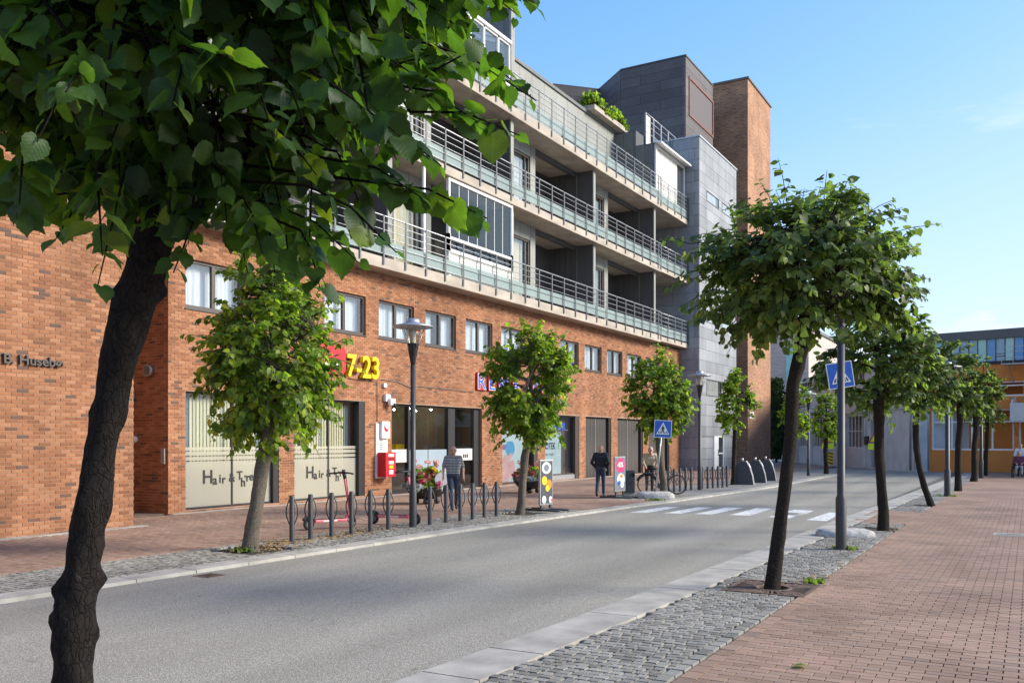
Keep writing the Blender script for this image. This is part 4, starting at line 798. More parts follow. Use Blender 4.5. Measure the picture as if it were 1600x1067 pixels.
# ---- dark penthouse
poly = [(-21, 66.6), (-21, 60.4), (-25.9, 60.4), (-28.8, 62.9), (-31.3, 60.3), (-36, 62), (-36, 67)]
m = MB(); m.prism([(x, y, 19.9) for x, y in poly[::-1]], (0, 0, 9.0)); pent = m.build('penthouse', M['zinc_back'], apt)
m = MB(); cx_, cy_ = -28, 64; m.prism([(cx_ + (x - cx_) * 1.012, cy_ + (y - cy_) * 1.012, 28.905) for x, y in poly[::-1]], (0, 0, 0.12)); m.build('coping', M['frame'], pent)
for (p, q), hl in zip(((poly[1], poly[0]), (poly[2], poly[1]), (poly[3], poly[2]), (poly[4], poly[3])), ([(0.65, 6.2, 24.95, 27.75)], [], [(0.5, 3.2, 20.3, 25.2)], [])):
    clad(pent, p, q, 20.0, 28.88, 0.68, 3.1, M['dark_clad'], holes=hl)
wr = MB(); ring(wr, -21.04, -20.9, 61.05, 66.6, 24.95, 27.75, 0.16); wf = wr.build('window_frame', M['rusty'], pent); m = MB(); m.box(-20.985, -20.965, 61.2, 66.45, 25.1, 27.6); m.build('screen', M['mesh_screen'], wf)
dv = Vector((2.9, -2.5, 0)).normalized(); p3 = Vector((-28.8, 62.9, 0)); nv = Vector((dv.y, -dv.x, 0)) * 0.08
m = MB()
for a, b_, c, d in ((0.5, 3.2, 25.0, 25.2), (0.5, 0.68, 20.3, 25.0), (3.02, 3.2, 20.3, 25.0)): m.prism([p3 + dv * a + Vector((0, 0, c)), p3 + dv * b_ + Vector((0, 0, c)), p3 + dv * b_ + Vector((0, 0, d)), p3 + dv * a + Vector((0, 0, d))], nv)
wf = m.build('window_frame', M['rusty'], pent); m = MB(); m.prism([p3 + dv * 0.68 + Vector((0, 0, 20.3)), p3 + dv * 3.02 + Vector((0, 0, 20.3)), p3 + dv * 3.02 + Vector((0, 0, 25)), p3 + dv * 0.68 + Vector((0, 0, 25))], nv * 0.5); m.build('pane', M['glass_dark'], wf)
# ---- brick tower
m = MB(); m.box(-27, -19, 69.2, 76.2, -0.2, 30.0); bt = prop(m.build('brick_tower', M['tower_brick']), 'tall windowless brick tower behind the zinc clad block', 'tower')
m = MB(); m.box(-27.1, -18.9, 69.1, 76.3, 30.002, 30.16); m.build('coping', M['panel'], bt)
m = MB(); m.box(-18.998, -18.96, 69.6, 70.9, 3.6, 4.15); m.build('sign_plate', M['white'], bt)

# ================================================================ brick corner building on the left
cb_ = prop(empty('corner_building', (0, 0, 0)), 'projecting brick building with dark letters beside the narrow passage', 'building'); LX = -17.2
m = MB(); m.box(-30, LX - 0.009, -14, 12.89, -0.3, 12.5); wl2 = m.build('wall', M['mortar'], cb_)
sp = brick_spans(6.0, 12.9, -0.02, 12.4, [], 8)
place_pieces('brick', [(LX - 0.03, a, c) for a, b, c, d, j in sp], [(LX + j, b, d) for a, b, c, d, j in sp], M['brick'], wl2, 300, 'brickwork', visible=lambda px, py: (px < 205) & (py > 330) & ~((px > 95) & (py > 500) & (px < 215 + (560 - py) * 0.1)))
m = MB(); m.box(LX - 0.03, LX, -14, 5.99, 0, 12.4); m.build('far_brickwork', M['tower_brick'], wl2)
m = MB(); m.box(-30.1, LX + 0.08, -14, 13.0, 12.5, 12.7); m.build('coping', M['panel'], cb_)
m = MB(); m.add([(-30, 12.895, -0.3), (LX - 0.001, 12.895, -0.3), (LX - 0.001, 12.895, 12.4), (-30, 12.895, 12.4)], [(0,1,2,3)]); m.build('side_wall', M['reveal'], cb_)
s_ = prop(empty('wall_lettering', (0, 0, 0)), 'dark raised name letters on the brick corner building', 'sign')
text('letters', 'f B. Huseb\u00f8', 0.262, (LX + 0.035, 9.80, 3.40), M['frame'], s_, 0.03, 0.0045, sx=1.12)
# fittings in the passage
def fit(name, label, cat, mb, mats): return prop(mb.build(name, mats), label, cat)
m = MB(); m.tube([(-19.9, 15.41, 3.72), (-19.9, 15.30, 3.72)], 0.16, 20); m.tube([(-19.9, 15.30, 3.72), (-19.9, 15.27, 3.72)], 0.12, 20, 1); fit('wall_lamp', 'round wall lamp on the shaded passage brickwork', 'lamp', m, [M['galv'], M['glass_dark']])
m = MB(); m.box(-20.6, -20.5, 15.2, 15.41, 3.0, 3.12); m.box(-20.7, -20.42, 15.0, 15.24, 2.86, 3.04); fit('security_camera', 'small security camera in the dark brick passage', 'camera', m, M['galv'])
m = MB(); m.box(-19.42, -19.28, 15.36, 15.41, 1.3, 1.7); fit('intercom', 'narrow silver intercom plate by the passage corner', 'intercom', m, M['galv'])
m = MB(); m.ball((-20.45, 15.37, 1.93), 0.09); fit('doorbell', 'round white bell on the passage wall', 'bell', m, M['white'])

# ================================================================ trees
def leaf_template(hi):
    if hi:   # heart-shaped, toothed lime leaf, folded at the midrib and drooping at the tip
        L = [(0.0, 0.0), (-0.16, -0.12), (-0.32, -0.10), (-0.44, 0.06), (-0.50, 0.10), (-0.52, 0.27), (-0.56, 0.36), (-0.47, 0.50), (-0.48, 0.60), (-0.34, 0.72), (-0.30, 0.82), (-0.13, 0.93), (0.0, 1.12)]
        mid = [(0, 0.0), (0, 0.22), (0, 0.45), (0, 0.68), (0, 0.88)]
    else:
        L = [(0.0, 0.0), (-0.30, -0.08), (-0.52, 0.22), (-0.44, 0.62), (-0.16, 0.90), (0.0, 1.1)]; mid = [(0, 0.0), (0, 0.4), (0, 0.75)]
    z = lambda x, y: 0.30 * abs(x) - 0.35 * max(0, y - 0.25) ** 1.5 - 0.35 * x * x
    V = [(x, y, z(x, y)) for x, y in mid]; T = []; idx = []
    for sgn in (1, -1):
        b = len(V); V += [(x * sgn, y, z(x, y) + (0.03 * math.sin(7 * y + sgn) if hi else 0)) for x, y in L]
        n = len(L)
        near = lambda y: min(range(len(mid)), key=lambda k: abs(mid[k][1] - y))
        for k in range(n - 1):
            a0, a1 = near(L[k][1]), near(L[k+1][1]); t = [(b + k, b + k + 1, a1)]
            if a0 != a1: t.append((b + k, a1, a0))
            for q in t: T.append(q if sgn < 0 else q[::-1])
    return np.array(V), np.array(T)
LEAF_HI, LEAF_LO = leaf_template(True), leaf_template(False)
def frames(axis, nrm):
    y = axis / np.maximum(np.linalg.norm(axis, axis=1, keepdims=True), 1e-6)
    z = nrm - y * (nrm * y).sum(1, keepdims=True); z /= np.maximum(np.linalg.norm(z, axis=1, keepdims=True), 1e-6)
    x = np.cross(y, z); return np.stack([x, y, z], 2)          # columns
def leaves_mesh(name, pos, Fm, sc, tpl, mat):
    V, T = tpl; v = pos[:, None, :] + np.einsum('nij,kj->nki', Fm, V) * sc[:, None, None]
    f = (T[None] + (np.arange(len(pos)) * len(V))[:, None, None]).reshape(-1, 3)
    me = np_mesh(name, v.reshape(-1, 3), f, mat, True); uv = me.uv_layers.new(name='UVMap'); uv.data.foreach_set('uv', np.tile(V[T.ravel()][:, :2], (len(pos), 1)).astype(np.float32).ravel())
    return me
def trunk_mesh(mb, pts, rad, rng, knob=0.18, n=14, sub=5, tight=1.0):
    """knobbly trunk: resampled path, radius wobble and burr bumps"""
    P = []; Rr = []
    for (p, q), (r0, r1) in zip(zip(pts, pts[1:]), zip(rad, rad[1:])):
        for k in range(sub): t = k / sub; P.append(Vector(p).lerp(Vector(q), t)); Rr.append(r0 + (r1 - r0) * t)
    P.append(Vector(pts[-1])); Rr.append(rad[-1]); m = len(P); vs = []
    burr = [(rng.uniform(0, m), rng.uniform(0, 2 * math.pi), rng.uniform(0.10, 0.42) * (2.0 if rng.random() < 0.22 else 1)) for _ in range(int(m * 0.75))]
    for i, p in enumerate(P):
        for k in range(n):
            a = 2 * math.pi * k / n; r = 1 + 0.05 * math.sin(3 * a + i * 0.5) + rng.uniform(-0.035, 0.035)
            for bi, ba, bh in burr:
                da = math.atan2(math.sin(a - ba), math.cos(a - ba)); r += knob * 2 * bh * math.exp(-((i - bi) / (0.9 * sub / 5)) ** 2 - (da / (0.42 * tight)) ** 2)
            vs.append(p + Vector((math.cos(a), math.sin(a), 0)) * Rr[i] * r)
    mb.add(vs, [(i*n+k, i*n+(k+1) % n, (i+1)*n+(k+1) % n, (i+1)*n+k) for i in range(m-1) for k in range(n)], 0, True)
def tree(name, label, base, trunk, rad, cc, cr_, nleaf, lsize, seed, lm='leaf', bark='bark', hi=False, nclump=46, shoots=14, knob=0.18, big=0, cone=0.0, spread=0.24, drop_=0.55, group=None, tl=0.42, extra=()):
    rng = random.Random(seed); nr = np.random.default_rng(seed); cc = Vector(cc)
    root = prop(empty(name, base), label, 'tree', group); inv = Vector(base)
    mb = MB(); T = [Vector(p) - inv for p in trunk]; trunk_mesh(mb, T, rad, rng, knob, 26 if hi else 14, 9 if hi else 5, 0.8 if hi else 1.0)
    C = cc - inv; topp = T[-1]
    # limbs
    limb_pts = [T[-2].lerp(T[-1], t) for t in (0.3, 0.6, 1.0)]
    axis_top = C + Vector((0, 0, cr_[2] * 0.55)); leader = [topp, topp.lerp(axis_top, 0.5) + Vector((rng.uniform(-.1, .1), rng.uniform(-.1, .1), 0)), axis_top]
    r0 = rad[-1]; mb.tube(leader, [r0 * 0.85, r0 * 0.5, r0 * 0.2], 8); limb_pts += [leader[0].lerp(leader[1], t) for t in (.3, .6, 1)] + [leader[1].lerp(leader[2], t) for t in (.5, 1)]
    for k in range(11):
        a = 2 * math.pi * (k * 0.382 + rng.random() * 0.1); h = rng.uniform(0, 0.85); s = topp.lerp(axis_top, h * 0.8) if h > 0.15 else T[-2].lerp(T[-1], rng.uniform(0.5, 1))
        e = C + Vector((math.cos(a) * cr_[0] * 0.72, math.sin(a) * cr_[1] * 0.72, cr_[2] * (-0.6 + 1.25 * h) + rng.uniform(-.1, .1))); md = s.lerp(e, 0.5) + Vector((0, 0, 0.12 * cr_[2] * rng.uniform(-0.3, 1)))
        q = r0 * rng.uniform(0.28, 0.45); mb.tube([s, s.lerp(md, 0.5) + Vector((0, 0, 0.03)), md, e], [q, q * 0.75, q * 0.5, q * 0.15], 6); limb_pts += [s.lerp(md, t) for t in (.4, .8)] + [md.lerp(e, t) for t in (.25, .5, .75, 1)]
    # twigs in clumps; the crown outline is lobed, not a ball
    LP = np.array([tuple(p) for p in limb_pts]); ntw = max(20, nleaf // 11); K = ntw + shoots + len(extra); RR = np.array(cr_, float); C0 = np.array(tuple(C)); unit = lambda a: a / np.maximum(np.linalg.norm(a, axis=-1, keepdims=True), 1e-6)
    ld = unit(nr.normal(size=(9, 3))); la = nr.uniform(-0.38, 0.26, 9)
    v = unit(nr.normal(size=(nclump, 3))); r = nr.uniform(0.30, 1.0, nclump) ** 0.5 * (1 + (la * np.clip(v @ ld.T, 0, 1) ** 5).sum(1)); h = v[:, 2] * r; wd = 1 - cone * (h + 1) / 2
    cl = np.stack([v[:, 0] * r * wd * RR[0] * 0.86, v[:, 1] * r * wd * RR[1] * 0.86, h * RR[2] * 0.88], 1)
    s = C0 + cl[nr.integers(nclump, size=K)] + nr.normal(size=(K, 3)) * spread * RR * 0.42; out = unit(s - C0); sh = np.arange(K) >= ntw
    d = out * 0.9 + nr.normal(size=(K, 3)) * 0.45 + [0, 0, 0.15]; s[sh] = (C0 + out * RR * np.stack([1 - cone * (out[:, 2] + 1) / 2] * 2 + [np.ones(K)], 1) * 0.74)[sh]; d[sh] = (out * 1.2 + np.stack([np.zeros(K), np.zeros(K), nr.uniform(-0.2, 0.5, K)], 1))[sh]; d = unit(d)
    Ltw = np.where(sh, nr.uniform(0.4, 0.8, K), nr.uniform(0.22, 0.5, K)) * (cr_[0] / 1.4) * (tl / 0.42); sag = np.zeros((K, 3)); sag[:, 2] = -drop_ * Ltw * nr.uniform(0.2, 0.6, K)
    e = s + d * Ltw[:, None] + sag; mdp = s + d * Ltw[:, None] * 0.5 + sag * 0.15; twigs = MB()
    for k, (p_, q_) in enumerate(extra):
        i = K - len(extra) + k; s[i] = np.array(tuple(p_)) - np.array(base); e[i] = np.array(tuple(q_)) - np.array(base); mdp[i] = (s[i] + e[i]) / 2 + [0, 0, 0.04]; d[i] = unit(e[i] - s[i])
    tr_ = r0 * 0.07 if not hi else 0.005
    for k in range(K):
        nn = LP[np.argmin(((LP - s[k]) ** 2).sum(1))]; twigs.tube([tuple(nn), tuple(s[k]), tuple(mdp[k]), tuple(e[k])], [tr_ * 1.6, tr_ * 1.2, tr_, tr_ * 0.5], 3, caps=False)
    nl = 11; q = np.arange(nl)[None] * np.ones((K, 1)); t = (0.1 + 0.9 * (q + nr.random((K, nl)) * 0.5) / nl)[..., None]
    pos = np.where(t < 0.5, s[:, None] + (mdp - s)[:, None] * t * 2, mdp[:, None] + (e - mdp)[:, None] * (t - 0.5) * 2)
    side = unit(np.cross(d, [0, 0, 1.0]))[:, None] * np.where(q % 2 == 1, 1, -1)[..., None]
    ax = d[:, None] * 0.5 + side * 0.75 + nr.normal(size=(K, nl, 3)) * 0.35 + [0, 0, -drop_]; nm = np.array([0, 0, 0.9]) + out[:, None] * 0.5 + nr.normal(size=(K, nl, 3)) * 0.42
    sz = lsize * nr.uniform(0.5, 1.2, (K, nl)) * np.where(q > nl * 0.75, 0.75, 1); pos = pos + unit(ax) * lsize * 0.3
    pos, ax, nm, sz = pos.reshape(-1, 3), ax.reshape(-1, 3), nm.reshape(-1, 3), sz.ravel(); Fm = frames(ax, nm)
    s_ = None; tk = mb.build('trunk', M[bark], root); tk2 = twigs.build('twigs', M[bark], root); tk2['kind'] = 'stuff'
    tpl = LEAF_HI if hi else LEAF_LO
    if big:
        wpos = pos + np.array(base); d = -SN * wpos[:, 0] + CS * wpos[:, 1]; l = CS * wpos[:, 0] + SN * wpos[:, 1]; dd = np.maximum(d, .1); px = CX + FPX * l / dd; py = HY - FPX * (wpos[:, 2] - CAMH) / dd
        ok = (d > 0.3) & (px > 5) & (px < 1595) & (py > 5) & (py < 1060)
        view = wpos - np.array([0, 0, CAMH]); view /= np.linalg.norm(view, axis=1, keepdims=True)
        sc_ = np.where(ok, sz ** 2 / dd ** 3 * (0.25 + np.abs((Fm[:, :, 2] * view).sum(1))), -1); sel = np.argsort(-sc_)[:big]; rest = np.ones(len(pos), bool); rest[sel] = False
    else: sel = []; rest = np.ones(len(pos), bool)
    crown = link('crown', leaves_mesh('crown', pos[rest], Fm[rest], sz[rest], tpl, M[lm]), root); crown['kind'] = 'stuff'
    if len(sel):
        lmsh = leaves_mesh('leaf', np.zeros((1, 3)), np.eye(3)[None], np.ones(1), tpl, M[lm])
        for i in sel:
            o = bpy.data.objects.new('leaf', lmsh); mt = Matrix([list(Fm[i][r] * sz[i]) + [pos[i][r]] for r in range(3)] + [[0, 0, 0, 1]]); o.parent = crown; o.matrix_local = mt; COL.objects.link(o)
    return root
# foreground tree: trunk laid out from the photograph's calibration at 3.45 m depth
DT = 3.45
tp = [camray(95, 1470, DT)] + [camray(x, y, DT) for x, y in ((103, 1250), (113, 1067), (118, 960), (128, 880), (143, 800), (158, 700), (178, 600), (196, 520), (217, 450), (238, 380), (262, 310), (290, 200))]
tr = [0.11, 0.08, 0.068, 0.074, 0.060, 0.066, 0.056, 0.062, 0.076, 0.078, 0.072, 0.072, 0.055]
base = (tp[0].x, tp[0].y, -0.02)
cc = camray(300, 0, DT); cc = (cc.x, cc.y, 4.08)
tree('lime_tree', 'big dark lime tree with knobbly leaning trunk, its crown cut by the frame', base, tp, tr, cc, (1.36, 1.36, 1.34), 12500, 0.092, 81, 'leaf_big', 'bark_near', True, 130, 44, 0.34, 300, drop_=0.28, group='street trees', tl=0.38, extra=[(camray(a, b_, d1), camray(c, d, d2)) for a, b_, c, d, d1, d2 in ((560, 70, 700, 95, 3.3, 3.2), (640, 60, 838, 158, 3.3, 3.15), (600, 130, 745, 190, 3.3, 3.2), (640, 175, 812, 212, 3.3, 3.2), (560, 190, 690, 260, 3.4, 3.3), (520, 250, 660, 310, 3.3, 3.2), (580, 285, 762, 342, 3.3, 3.2), (480, 290, 620, 395, 3.2, 3.1), (430, 320, 560, 410, 3.4, 3.3), (380, 310, 410, 395, 3.2, 3.1), (40, 230, 30, 330, 2.9, 2.85), (150, 260, 160, 400, 3.0, 2.95), (470, 360, 500, 450, 3.4, 3.35))])
TR = 'street trees'
def street_tree(label, base, px_c, w_px, ytop, ybot, lean=(0, 0), r=0.11, nleaf=4200, ls=0.115, seed=1, lm='leaf', bark='bark', cone=0.0, tz=None, **k):
    x, y = base; d = -SN * x + CS * y; zt, zb = CAMH + d * (HY - ytop) / FPX, CAMH + d * (HY - ybot) / FPX; rr = w_px / 2 * d / FPX
    c = camray(px_c, 600, d); tz = tz or zb + (zt - zb) * 0.22; rng = random.Random(seed)
    tk = [Vector((x, y, -0.03))] + [Vector((x + (c.x - x) * t + rng.uniform(-.03, .03) + lean[0] * math.sin(3.14 * t), y + (c.y - y) * t + rng.uniform(-.03, .03), tz * t)) for t in (0.15, 0.35, 0.55, 0.75, 0.9, 1.0)]
    r *= 0.72 if y < 15 else 0.6; rd = [r * 1.25, r * 1.02, r * 0.95, r, r * 0.95, r * 1.05, r * 0.9]
    return tree('lime_tree', label, (x, y, -0.03), tk, rd, (c.x, c.y, (zt + zb) / 2), (rr * 0.98, rr * 0.98, (zt - zb) / 2 * 0.95), nleaf, ls, seed, lm, bark, cone=cone, group=TR, **k)
street_tree('round crowned lime tree standing in the iron grate near the crossing sign', (-2.89, 11.64), 1255, 335, 280, 556, r=0.118, nleaf=7200, ls=0.102, seed=5, lm='leaf_dark', nclump=64, shoots=34, spread=0.3)
street_tree('lime tree just behind the leaning crossing sign and its concrete foot', (-2.72, 20.46), 1372, 175, 470, 650, r=0.17, nleaf=4200, ls=0.12, seed=6, lm='leaf_dark', shoots=18)
street_tree('lime tree with a crooked thin trunk, second beyond the crossing sign', (-2.48, 28.59), 1438, 135, 520, 655, r=0.15, nleaf=3400, ls=0.12, seed=7, lm='leaf_dark', lean=(-0.25, 0))
street_tree('lime tree with a straight trunk, third beyond the crossing sign', (-2.35, 37.41), 1500, 92, 540, 652, r=0.19, nleaf=2400, ls=0.125, seed=8, lm='leaf_dark', nclump=36)
street_tree('lime tree fourth beyond the crossing sign, in front of the orange building', (-2.26, 46.55), 1525, 72, 560, 668, r=0.2, nleaf=2000, ls=0.13, seed=9, lm='leaf_dark', nclump=32)
street_tree('farthest lime tree of the row ending at the orange building', (-2.12, 54.46), 1543, 62, 580, 672, r=0.18, nleaf=1700, ls=0.13, seed=10, lm='leaf_dark', nclump=30)
street_tree('tall conical lime tree with pale trunk in front of the salon windows', (-11.79, 11.17), 425, 262, 375, 700, r=0.17, nleaf=8500, ls=0.115, seed=21, bark='bark_light', cone=0.42, nclump=70, shoots=30, spread=0.26)
street_tree('lime tree before the blue shop sign, beside the food poster board', (-11.5, 20.19), 828, 168, 492, 700, r=0.17, nleaf=6500, ls=0.12, seed=22, bark='bark_light', cone=0.35, shoots=22)
street_tree('lime tree rising behind the small crossing sign and concrete stone', (-11.0, 29.4), 1026, 116, 545, 682, r=0.2, nleaf=5200, ls=0.125, seed=23, bark='bark_light', cone=0.42, shoots=18)
street_tree('slim sparse lime tree beside the dark waste inlets', (-11.07, 37.96), 1150, 82, 572, 684, r=0.16, nleaf=1900, ls=0.13, seed=24, cone=0.45, nclump=28, shoots=14, spread=0.2)
street_tree('lime tree half hidden behind the grated tree trunk', (-10.58, 45.77), 1243, 68, 592, 690, r=0.17, nleaf=1700, ls=0.13, seed=25, cone=0.4, nclump=26)
street_tree('lime tree on the far corner beside the striped marker board', (-10.08, 53.05), 1290, 62, 606, 690, r=0.2, nleaf=1700, ls=0.13, seed=26, cone=0.4, nclump=28)
# clipped conifer column behind the brick tower
rng = random.Random(3); nr = np.random.default_rng(3); cx_, cy_ = camray(1213, 700, 82).x, camray(1213, 700, 82).y
n = 2600; hh = nr.uniform(0, 1, n); an = nr.uniform(0, 2 * math.pi, n); rr = (0.62 * np.sin(np.clip(hh * 2.2 + 0.35, 0, 3.0)) + 0.08) * nr.uniform(0.6, 1.08, n)
pos = np.stack([rr * np.cos(an), rr * np.sin(an), 0.3 + hh * 7.2], 1); ax = np.stack([np.cos(an) * 0.5, np.sin(an) * 0.5, np.full(n, 1.0)], 1) + nr.normal(size=(n, 3)) * 0.3; nm = np.stack([np.cos(an), np.sin(an), np.full(n, 0.2)], 1) + nr.normal(size=(n, 3)) * 0.3
cn = prop(empty('conifer', (cx_, cy_, -0.1)), 'narrow dark conifer column beside the brick tower', 'tree'); o = link('crown', leaves_mesh('crown', pos, frames(ax, nm), nr.uniform(0.22, 0.4, n), LEAF_LO, M['needle']), cn); o['kind'] = 'stuff'; MB().tube([(0, 0, 0), (0, 0, 6.5)], [0.12, 0.03], 7).build('trunk', M['bark'], cn)
# roof hedge
n = 2200; pos = np.stack([nr.uniform(-21.75, -20.9, n), nr.uniform(45.0, 50.0, n), 20.5 + np.abs(nr.normal(0, 0.2, n))], 1); pos[:, 2] += 0.18 * np.sin(pos[:, 1] * 2.1) + 0.15
o = prop(link('hedge', leaves_mesh('hedge', pos, frames(nr.normal(size=(n, 3)) + [0, 0, 0.4], nr.normal(size=(n, 3)) * 0.5 + [0.2, 0, 0.8]), nr.uniform(0.12, 0.22, n), LEAF_LO, M['leaf']), None), 'bright green hedge in the roof terrace planter', 'hedge'); 
# tree grate and soil squares
gt = prop(empty('tree_grate', (0, 0, 0)), 'rusty square iron tree grate with radial slots round the trunk', 'grate'); gx, gy = -2.89, 11.65; h = 0.52
m = MB()
for a, b_, c, d in ((-h, h, -h, -h + 0.05), (-h, h, h - 0.05, h), (-h, -h + 0.05, -h + 0.05, h - 0.05), (h - 0.05, h, -h + 0.05, h - 0.05)): m.box(gx + a, gx + b_, gy + c, gy + d, -0.06, 0.008)
m.build('frame', M['iron'], gt)
for k in range(36):
    if k % 9 in (3, 4, 5) : w_ = 0.075
    else: w_ = 0.028
    a = 2 * math.pi * (k + 0.5) / 36; ca, sa = math.cos(a), math.sin(a); ro = (h - 0.05) / max(abs(ca), abs(sa)); m = MB(); m.bar((gx + 0.24 * ca, gy + 0.24 * sa, -0.012), (gx + ro * ca, gy + ro * sa, -0.012), w_, 0.03); m.build('bar', M['iron'], gt)
m = MB(); m.lathe([(0.20, -0.03), (0.20, 0.006), (0.26, 0.006), (0.26, -0.03)], 28, (gx, gy, 0)); m.build('inner_ring', M['iron'], gt)
for x, y, s_, lb in ((-2.89, 11.65, 0.5, 'dark soil under the iron tree grate'), (-11.79, 11.2, 0.55, 'bare soil square round the pale lime trunk by the salon'), (-11.5, 20.2, 0.5, 'bare soil round the lime trunk by the poster board'), (-2.72, 20.5, 0.4, 'bare soil round the lime trunk behind the sign'), (-2.48, 28.6, 0.4, 'bare soil round the crooked lime trunk')):
    m = MB(); m.box(x - s_, x + s_, y - s_, y + s_, -0.07, -0.028); prop(m.build('soil', M['soil']), lb, kind='structure')
# litter, weeds and the fallen leaf
def scatter(name, label, rects, n, size, mat, seed, z=0.004, up=True):
    nr = np.random.default_rng(seed); P = []
    for (x, y, sx_, sy_), k in rects:
        P.append(np.stack([nr.normal(x, sx_, k), nr.normal(y, sy_, k), np.full(k, z)], 1))
    P = np.vstack(P); k = len(P); N = np.array([0, 0, 1.0]) + nr.normal(size=(k, 3)) * 0.25; A = nr.normal(size=(k, 3)) * [1, 1, 0.05]
    if not up: A = nr.normal(size=(k, 3)) * [0.5, 0.5, 0.1] + [0, 0, 1]; N = nr.normal(size=(k, 3)) * [1, 1, .2]
    return prop(link(name, leaves_mesh(name, P, frames(A, N), nr.uniform(0.5, 1.3, k) * size, LEAF_LO, mat)), label, kind='stuff')
scatter('leaf_litter', 'dry tan litter gathered along the bike posts', [((-12.2, 12.3, 0.25, 0.3), 260), ((-11.95, 13.6, 0.22, 0.9), 520), ((-12.3, 15.0, 0.2, 0.5), 160), ((-11.7, 11.5, 0.3, 0.4), 160), ((-2.65, 12.6, 0.12, 0.3), 60), ((-2.5, 14.2, 0.08, 0.8), 50), ((-2.85, 16.5, 0.2, 0.2), 60), ((-2.6, 20.8, 0.1, 0.5), 40)], 0, 0.045, M['gold'], 4)
scatter('weeds', 'small green weeds at the foot of posts and trees', [((-2.80, 16.42, 0.09, 0.05), 110), ((-2.48, 12.35, 0.06, 0.05), 70), ((-11.75, 11.0, 0.09, 0.07), 120), ((-2.45, 33.8, 0.25, 0.08), 70), ((-10.3, 26.8, 0.15, 0.1), 60)], 0, 0.06, M['leaf_dark'], 6, 0.0, False)
fl = leaves_mesh('fallen_leaf', np.zeros((1, 3)), np.eye(3)[None], np.ones(1), LEAF_HI, M['leaf']); o = link('fallen_leaf', fl); q = (-1.62, 7.69); o.location = (q[0], q[1], 0.022); o.scale = (0.11, 0.11, 0.11); o.rotation_euler = (0.1, 0.15, 2.0); prop(o, 'single yellow green leaf lying on the brick pavement', 'leaf')

# ================================================================ buildings beyond the bend and across the street
# orange building closing the street
ob = prop(empty('orange_building', (0, 0, 0)), 'orange rendered building with teal and blue glass top storey', 'building')
oa, ob_ = Vector((-5.75, 62.15, 0)), Vector((14.0, 58.2, 0)); od = (ob_ - oa).normalized(); on = Vector((od.y, -od.x, 0)); OL = (ob_ - oa).length; oang = math.atan2(od.y, od.x)
def local(name, mb, mats, par): return mb.build(name, mats, par, loc=(oa.x, oa.y, 0), rz=oang)      # local x along the wall, -y outwards
OW = [(0.35, 5.0, 1.3, 3.8), (5.25, 9.5, 1.3, 3.8), (4.1, 7.0, 4.55, 5.45)]
m = MB(); backing(m, lambda u, z, d: (u, d, z), 0, OL, -0.2, 6.5, OW, 0.25); local('wall', m, [M['orange_wall'], M['orange_wall']], ob)
m = MB(); m.box(0.0, 0.05, 0.1, 14, -0.2, 6.5); m.box(0, OL, 13.9, 14, -.2, 8.6); m.box(0.1, OL, 1.6, 1.7, 0, 6.4); local('side_wall', m, M['orange_wall'], ob)
m = MB(); m.box(-0.2, OL, -0.15, 14, 8.05, 8.6); local('roof_fascia', m, M['panel'], ob); m = MB(); m.box(-0.1, OL, -0.06, 0.3, 6.5, 6.68); local('sill_band', m, M['frame_black'], ob)
teal = [surf('teal_pane', (0.33, 0.62, 0.58), 0.25, var=0.1), surf('blue_pane', (0.17, 0.37, 0.60), 0.25, var=0.1), surf('grey_pane', (0.32, 0.48, 0.54), 0.25, var=0.2), surf('mint_pane', (0.44, 0.68, 0.60), 0.25, var=0.08)]
k = 0; x = 0.05
while x < OL - 0.5:
    m = MB(); m.box(x, x + 0.46, -0.02, 0.02, 6.70, 8.04); pn = local('pane', m, teal[[2, 0, 1, 2, 2, 2, 3, 1, 2, 3, 1, 2, 0][k % 13]], ob)
    m = MB(); m.box(x + 0.46, x + 0.50, -0.05, 0.03, 6.69, 8.045); local('mullion', m, M['frame_black'], ob)
    if k % 13 in (8, 11):
        m = MB(); m.box(x, x + 0.46, -0.045, -0.021, 6.95, 6.99); m.box(x, x + 0.46, -0.045, -0.021, 7.12, 7.15); local('transom', m, M['frame_black'], ob)
    x += 0.5; k += 1
m = MB(); m.box(0.2, OL, 0.1, 0.2, 6.6, 8.0); local('glass_backing', m, M['room'], ob)
for (a, b_, c, d) in OW:
    n = max(2, int((b_ - a) / 1.0)); m = MB(); m.box(a, b_, 0.08, 0.16, c, c + 0.1); m.box(a, b_, 0.08, 0.16, d - 0.08, d); wfz = c + (d - c) * 0.68
    for q in range(n + 1): xx = a + (b_ - a - 0.09) * q / n; m.box(xx, xx + 0.09, 0.081, 0.159, c + 0.1, d - 0.08)
    m.box(a, b_, 0.083, 0.157, wfz, wfz + 0.08); wf = local('window', m, M['white'], ob)
    for q in range(n):
        x0, x1 = a + (b_ - a) * q / n + 0.06, a + (b_ - a) * (q + 1) / n - 0.03; m = MB(); m.box(x0, x1, 0.115, 0.122, c + 0.1, d - 0.08); p_ = local('pane', m, M['glass'], wf)
        if q % 2: m = MB(); m.box(x0, x0 + (x1 - x0) * 0.8, 0.4, 0.42, c, d); local('blind', m, M['curtain'], wf)
    m = MB(); m.box(a - 0.05, b_ + 0.05, -0.06, 0.1, c - 0.06, c - 0.002); local('sill', m, M['white'], wf)
m = MB(); m.box(4.85, 8.5, -1.2, -1.1, 4.0, 4.1); m.box(4.85, 4.92, -1.3, 0, 2.95, 3.05)
